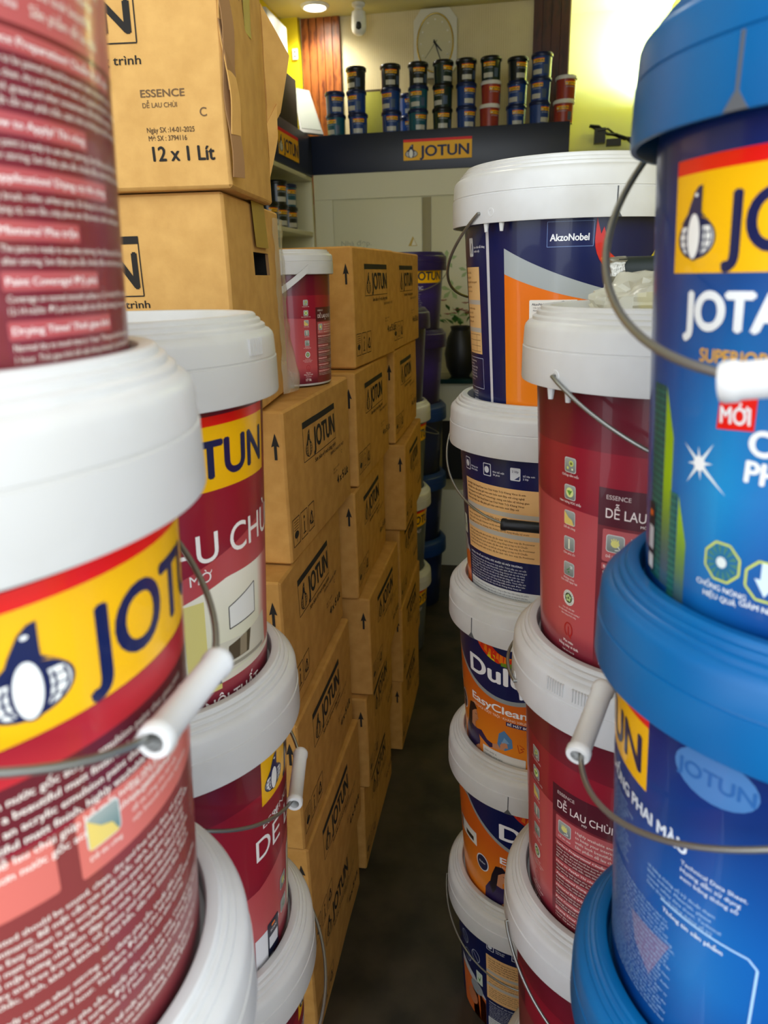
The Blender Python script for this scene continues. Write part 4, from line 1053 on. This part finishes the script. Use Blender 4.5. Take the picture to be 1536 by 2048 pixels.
XL = -1.122
lc = empty('side_shelf_unit', (XL - .1, 3.7, 0), 'open shelf unit with navy fascia along the left wall', 'shelf unit')
part('fascia', (XL - .235, 3.0, 2.10), (XL, YB - .0045, 2.30), NAVY, lc)
part('shelf_top', (XL - .235, 3.0, 2.078), (XL - .004, YB - .006, 2.10), CABW, lc)
part('side_panel', (XL - .235, YB - .03, 0), (XL - .004, YB - .001, 2.078), CABW, lc)
part('side_panel', (XL - .235, 3.0, 0), (XL - .004, 3.022, 2.078), CABW, lc)
part('back_panel', (XL - .235, 3.022, 0), (XL - .225, YB - .03, 2.078), CABW, lc)
for z in (.06, .55, 1.05, 1.40, 1.80): part('shelf', (XL - .225, 3.022, z), (XL - .006, YB - .03, z + .022), CABW, lc)
T = Matrix.Translation((XL, 3.59, 2.135)) @ Matrix.Rotation(rad(90), 4, 'Z')
so = sign_board('logo_sign', .33, .115, T, None); so.parent = lc; so.location = -Vector(lc.location)

# ------------------------------------------------------------------ one litre tins
def can_art(base, white_label=True, teal=False):
    A = Art(); r = .047
    A.band(-PI * r, PI * r, lambda u: .0, lambda u: .088, base, 0, 36)
    A.place(SIGN, -.03, .06, .28, .25)
    A.text('JOTASHIELD', -.026, .05, .006, (180, 190, 200), res=1)
    if white_label: A.rect(-.03, .008, .02, .03, (188, 188, 180), 2)
    A.rect(.028, .01, .05, .05, (70, 90, 120) if not teal else (60, 120, 130), 1)
    return A
CANM = {}
def can(kind, loc, rz, label, group):
    base, lid = {'blue': ((10, 58, 128), DKB2), 'teal': ((10, 84, 104), DKB2), 'black': ((14, 26, 34), BLK2), 'green': ((18, 44, 40), BLK2), 'red': ((150, 50, 42), WHITE)}[kind]
    o = empty('paint_tin', loc, label, 'paint tin', group, rz)
    if kind not in CANM:
        V, N, F, C = can_art(base, kind != 'red').compile(lambda u, v, l: (((.0465 + .003 * v / .09 + .0003 + l * .0001) * math.sin(u / .047), -(.0465 + .003 * v / .09 + .0003 + l * .0001) * math.cos(u / .047), v + .002), (math.sin(u / .047), -math.cos(u / .047), 0)), step=.006)
        a = mesh_obj('printed_label', V, F, [PRINT], cols=C, norms=N, parent=o)
        b_ = MB().lathe([(0, .001), (.045, .001), (.0465, 0), (.0495, .092)], 40).build('tin_body', lid, o, 40)
        c = MB().lathe([(.0495, .09), (.0535, .0895), (.0545, .091), (.0545, .102), (.053, .1045), (.050, .105), (.0495, .108), (.047, .108), (.046, .1045), (0, .1045)], 44).build('lid', lid, o, 35)
        CANM[kind] = (a.data, b_.data, c.data)
    else:
        for n_, d in zip(('printed_label', 'tin_body', 'lid'), CANM[kind]):
            q = bpy.data.objects.new(n_, d); COL.objects.link(q); q.parent = o
    return o
DKB2 = mat('navy_tin_plastic', (10, 30, 74), .3); BLK2 = mat('black_tin_plastic', (16, 20, 26), .3)
def colx(px):   # column position along the cabinet top
    return -1.0 + (px - 678) * (1.073 / (1077 - 678))
cols = [(678, ['teal', 'blue'], 'first tin column from the left'), (722, ['blue', 'blue', 'black'], 'second tin column from the left'), (789, ['blue', 'blue', 'black'], 'third tin column from the left'), (844, ['teal', 'teal', 'black'], 'tin column below the left edge of the clock'),
        (892, ['green', 'green', 'green'], 'tin column below the clock centre'), (937, ['blue', 'blue', 'black'], 'tin column right of the clock'), (983, ['red', 'red', 'green'], 'column right of the clock mixing red and green'),
        (1033, ['blue', 'blue', 'black'], 'third tin column from the right'), (1077, ['blue', 'blue', 'blue'], 'tallest tin column before the right end'), (1123, ['red', 'red'], 'last tin column at the right end')]
posn = {2: ['bottom', 'top'], 3: ['bottom', 'middle', 'top']}
cn = {'blue': 'blue', 'teal': 'teal-blue', 'black': 'black-lidded', 'green': 'dark green', 'red': 'white-lidded red'}
for i, (px, kinds, nm) in enumerate(cols):
    x = colx(px); yy = YB + (.085 if i not in (7,) else .13)
    for k, kd in enumerate(kinds):
        can(kd, (x + random.uniform(-.004, .004), yy + random.uniform(-.004, .004), 2.3025 + .1085 * k), rad(random.choice((-25, 15, 30, 45, -10))), '%s tin, %s of the %s' % (cn[kd], posn[len(kinds)][k], nm), 'paint tins on top of the back cabinet')
for k in range(2):
    can('blue', (colx(816), YB + .24, 2.3025 + .1085 * k), .4, 'blue paint tin half hidden in the second row, %s one' % ('lower', 'upper')[k], 'paint tins on top of the back cabinet')
for q, (y, k_, z) in enumerate(((3.60, 'black', 1.8225), (3.75, 'black', 1.8225), (3.75, 'black', 1.931), (3.92, 'black', 1.8225), (3.92, 'teal', 1.931))):
    o = can(k_, (XL - .07, y, z), rad(60), 'dark paint tin on the upper side shelf, %s' % ('nearest the camera', 'lower of the middle pair', 'upper of the middle pair', 'lower of the far pair', 'upper of the far pair')[q], 'paint tins on the side shelf')

# things on top of the cabinets
bx = bevel_box('storage_box', (-1.33, 3.55, 2.302), (-1.128, 3.98, 2.52), mat('dark_brown_box', (66, 58, 42), .6), bev=.004); tag(bx, 'dark brown box on the side shelf unit by the yellow wall', 'box')
fr = empty('framed_board', (-1.11, 4.17, 2.303), 'white board in a grey frame leaning in the corner above the shelf unit', 'framed board')
Q = [Vector(p) - Vector(fr.location) for p in ((-1.160, 4.115, 2.304), (-1.062, 4.222, 2.304), (-1.212, 4.53, 2.585), (-1.275, 4.44, 2.585))]
sheet('frame', Q, .010, GREY, fr, amp=0)
ct_ = sum(Q, Vector()) / 4; nr_ = (Q[1] - Q[0]).cross(Q[3] - Q[0]).normalized()
sheet('sheet', [ct_ + (p - ct_) * .84 + nr_ * .0102 for p in Q], .0012, mat('white_board', (132, 140, 130), .6), fr, amp=0)
pl = empty('wall_plaque', (-.86, 4.56, 2.31), 'yellow-green framed certificate behind the tins', 'certificate')
bevel_box('frame', (-.09, -.012, 0), (.09, 0, .27), mat('dark_frame', (70, 56, 30), .4), pl, .002); bevel_box('sheet', (-.08, -.0145, .012), (.08, -.0122, .258), mat('yellow_certificate', (150, 148, 50), .5), pl, .0004)

# counter behind the far pails
ct = empty('counter', (-.25, 3.95, 0), 'pale counter with a dark glass top beside the far blue pails', 'counter')
part('glass_top', (-.42, 3.86, 1.035), (.16, 4.12, 1.06), GLASS, ct, .002); part('front_panel', (-.405, 3.90, .83), (.15, 3.92, 1.034), DESKW, ct, .006); part('drawer_unit', (-.41, 3.88, 0), (-.16, 4.12, .45), DESKW, ct, .006)
part('back_board', (-.41, 4.10, .45), (.15, 4.118, 1.034), BLACKP, ct, .002); part('side_leg', (.12, 3.9, 0), (.15, 4.1, 1.034), BLACKP, ct, .002)
vs = empty('flower_vase', (-.30, 3.98, 1.061), 'black vase of pink flowers and green leaves on the counter', 'vase')
MB().lathe([(0, 0), (.05, 0), (.075, .05), (.085, .12), (.07, .2), (.05, .24), (.055, .26), (.05, .262), (.044, .24), (0, .235)], 32).build('vase_body', BLACKP, vs, 40)
lf = MB()
for k in range(34):
    a = random.uniform(0, 2 * PI); e = random.uniform(.2, 1.3); r = random.uniform(.06, .17); p = Vector((math.cos(a) * math.cos(e), math.sin(a) * math.cos(e), math.sin(e))) * r + Vector((0, 0, .25))
    d = (p - Vector((0, 0, .22))).normalized(); s_ = d.cross(Vector((0, 0, 1))).normalized() * .016; L = .05
    if k % 3 != 0: lf.add([p - d * L * .5, p + s_, p + d * L * .6 + Vector((0, 0, -.01)), p - s_, p + Vector((0, 0, .006))], [[0, 1, 4], [1, 2, 4], [2, 3, 4], [3, 0, 4]])
    else:
        fl = MB()
        for q in range(7):
            t_ = q * 2 * PI / 7; c_ = Vector((math.cos(t_), math.sin(t_), .35)) * .024; n_ = Vector((-math.sin(t_), math.cos(t_), 0)) * .012
            fl.add([p, p + c_ * .6 - n_, p + c_, p + c_ * .6 + n_], [[0, 1, 2, 3]])
        fl.build('flower', PINK, vs)
lf.build('leaves', GREEN, vs)

# ------------------------------------------------------------------ room shell
def struct(name, mb, m, smooth=None):
    o = mb.build(name, m, None, smooth); o['kind'] = 'structure'; return o
CZ = 2.96
struct('floor', MB().box((-3, -3, -.1), (3, 6, 0)), FLOORM)
struct('ceiling', MB().box((-1.6, .35, CZ), (1.2, 5.1, CZ + .12)), CEIL)
struct('wall_left', MB().box((-1.48, .35, 0), (-1.36, 4.9, CZ)), YELLOW)
struct('wall_pillar', MB().box((-1.36, 4.545, 0), (-1.262, 4.62, CZ)), YELLOW)
struct('wall_back', MB().box((-1.48, 4.60, 0), (.225, 4.72, CZ)), CREAM)
struct('wall_alcove', MB().box((.20, 4.88, 0), (1.2, 5.0, CZ)), OLIVE)
struct('wall_return', MB().box((.17, 4.72, 0), (.224, 4.9, CZ)), YELLOW)
struct('wall_right', MB().box((.78, .35, 0), (.9, 4.95, CZ)), YELLOW)
def slats(name, x0, x1, n, m):
    b_ = MB(); w_ = (x1 - x0) / n
    for k in range(n): b_.box((x0 + k * w_ + .002, 4.578, 2.0), (x0 + (k + 1) * w_ - .002, 4.599, CZ)); 
    b_.box((x0, 4.592, 2.0), (x1, 4.6, CZ)); return struct(name, b_, m)
slats('trim_1', -1.252, -1.03, 5, WOOD); slats('trim_2', .03, .218, 4, WOODD)
# recessed lamps
def downlight(x, y, label, power, z=CZ):
    o = empty('ceiling_lamp', (x, y, z), label, 'ceiling lamp')
    MB().lathe([(.055, -.004), (.06, -.012), (.072, -.008), (.078, 0)], 40).build('trim_ring', WHITE, o, 40)
    MB().lathe([(0, -.007), (.054, -.005), (.056, 0)], 40).build('diffuser', LAMP, o, 40)
    l = bpy.data.lights.new('lamp_light', 'SPOT'); l.energy = power; l.color = (1, .96, .84); l.spot_size = rad(150); l.spot_blend = .8; l.shadow_soft_size = .05
    lo = bpy.data.objects.new('lamp_light', l); COL.objects.link(lo); lo.parent = o; lo.location = (0, 0, -.02)
downlight(-1.12, 4.40, 'round lit lamp in the ceiling above the wood slats', 22)
tl = empty('wall_light', (.70, 4.62, 2.56), 'trough wall light washing the alcove wall behind the blue pails', 'wall light')
b = MB(); b.box((-.08, -.07, 0), (.085, .07, .01)); b.box((-.08, -.07, .01), (-.072, .07, .04)); b.box((-.08, -.07, .01), (.085, -.062, .05)); b.build('trough', WHITE, tl)
MB().lathe([(0, -.07), (.012, -.07), (.012, .07), (0, .07)], 20, 0, Matrix.Translation((0, 0, .03)) @ Matrix.Rotation(rad(90), 4, 'Y')).build('tube', mat('lit_tube', (225, 242, 255), .4, emit=20), tl, 40)
al = area('wall_wash', (0, 0, .05), (rad(150), 0, 0), .15, .03, 7, (.72, .88, 1)); al.parent = tl
downlight(-.45, 2.2, 'round lamp in the ceiling over the middle of the aisle', 9)
# camera dome
sc = empty('security_camera', (-.888, 4.42, CZ), 'small white dome security camera hanging from the ceiling', 'security camera')
MB().lathe([(0, 0), (.035, 0), (.035, -.012), (.022, -.02), (.022, -.032), (.036, -.04), (.04, -.07), (.04, -.11), (.036, -.13), (.02, -.145), (0, -.148)], 36).build('housing', WHITE, sc, 40)
T = Matrix.Translation((0.004, -.026, -.108))
MB().lathe([(0, -.024), (.010, -.022), (.017, -.014), (.0185, 0), (.016, .012), (.008, .018), (0, .019)], 24, 0, T).build('lens', BLACKP, sc, 40)

# wall clock
ck = empty('wall_clock', (-.495, 4.592, 2.785), 'white octagonal wall clock with an oval gold ring on the back wall', 'clock')
def ring(pts, y0, y1, name, m, parent):
    n = len(pts); V = [(x, y0, z) for x, z in pts] + [(x, y1, z) for x, z in pts]
    F = [list(range(n)), list(range(n, 2 * n))[::-1]] + [[i, i + n, (i + 1) % n + n, (i + 1) % n] for i in range(n)]
    return mesh_obj(name, V, F, [m], parent=parent)
w_, h_ = .118, .165
ring([(-w_ * .65, -h_), (w_ * .65, -h_), (w_, -h_ * .68), (w_, h_ * .68), (w_ * .65, h_), (-w_ * .65, h_), (-w_, h_ * .68), (-w_, -h_ * .68)][::1], -.03, 0, 'clock_case', mat('clock_white', (206, 204, 190), .35), ck)
E = [(.098 * math.cos(rad(6 * k)), .140 * math.sin(rad(6 * k))) for k in range(60)]
MB().tube([(x, -.033, z) for x, z in E + E[:1]], .0045, 8, cap=False).build('clock_ring', mat('gold_ring', (190, 166, 90), .25, metal=.8), ck, 60)
ring(E, -.0325, -.0302, 'clock_dial', mat('clock_dial_paint', (190, 184, 150), .5), ck)
mk = MB()
for k in range(12):
    t = rad(30 * k); mk.lathe([(0, 0), (.0045, 0), (.004, .003), (0, .004)], 8, 0, Matrix.Translation((.078 * math.sin(t), -.0325, .112 * math.cos(t))) @ Matrix.Rotation(rad(90), 4, 'X'))
mk.build('hour_marks', WHITE, ck)
def hand(L, wd, t, nm):
    d = Vector((math.sin(t), 0, math.cos(t))); n_ = Vector((d.z, 0, -d.x)) * wd; c = Vector((0, -.037, 0))
    V = [c - d * L * .2 - n_, c - d * L * .2 + n_, c + d * L + n_ * .5, c + d * L - n_ * .5]; V += [v + Vector((0, .0015, 0)) for v in V]
    mesh_obj(nm, V, [[0, 1, 2, 3], [7, 6, 5, 4], [0, 4, 5, 1], [1, 5, 6, 2], [2, 6, 7, 3], [3, 7, 4, 0]], [BLACKP], parent=ck)
hand(.055, .005, rad(138), 'hour_hand'); hand(.085, .0035, rad(160), 'minute_hand'); hand(.09, .0012, rad(218), 'second_hand')

# fittings on the yellow wall
ac = bevel_box('wall_unit', (-1.359, 4.02, 2.70), (-1.27, 4.36, 2.86), WHITE, bev=.01); tag(ac, 'white box unit mounted high on the yellow left wall', 'wall unit')
sk = empty('wall_socket', (-1.28, 4.543, 2.78), 'small pale double socket on the yellow pillar', 'socket')
bevel_box('plate', (-.018, -.008, -.028), (.014, 0, .028), WHITE, sk, .003)
b = MB(); b.box((-.006, -.0095, .008), (.002, -.0078, .014)); b.box((-.006, -.0095, -.014), (.002, -.0078, -.008)); b.build('holes', BLACKP, sk)
# dark fixture in the alcove: cable bundle on a bracket
fx = empty('cable_bundle', (.47, 4.87, 2.33), 'tangled dark cables and plug on a bracket on the alcove wall', 'cables')
b = MB()
for k in range(6):
    P = [Vector((-.10 + .05 * q, -.03 - .02 * math.sin(q + k), .05 - .018 * q + .03 * noise.noise(Vector((k, q * .7, 2))))) for q in range(7)]
    b.tube(P, .006, 8)
b.build('cable', BLACKP, fx, 50)
b = MB(); b.box((-.07, -.05, -.045), (-.01, -.002, .035)); b.box((.0, -.045, -.06), (.08, -.002, -.025)); b.build('plug_block', BLACKP, fx)
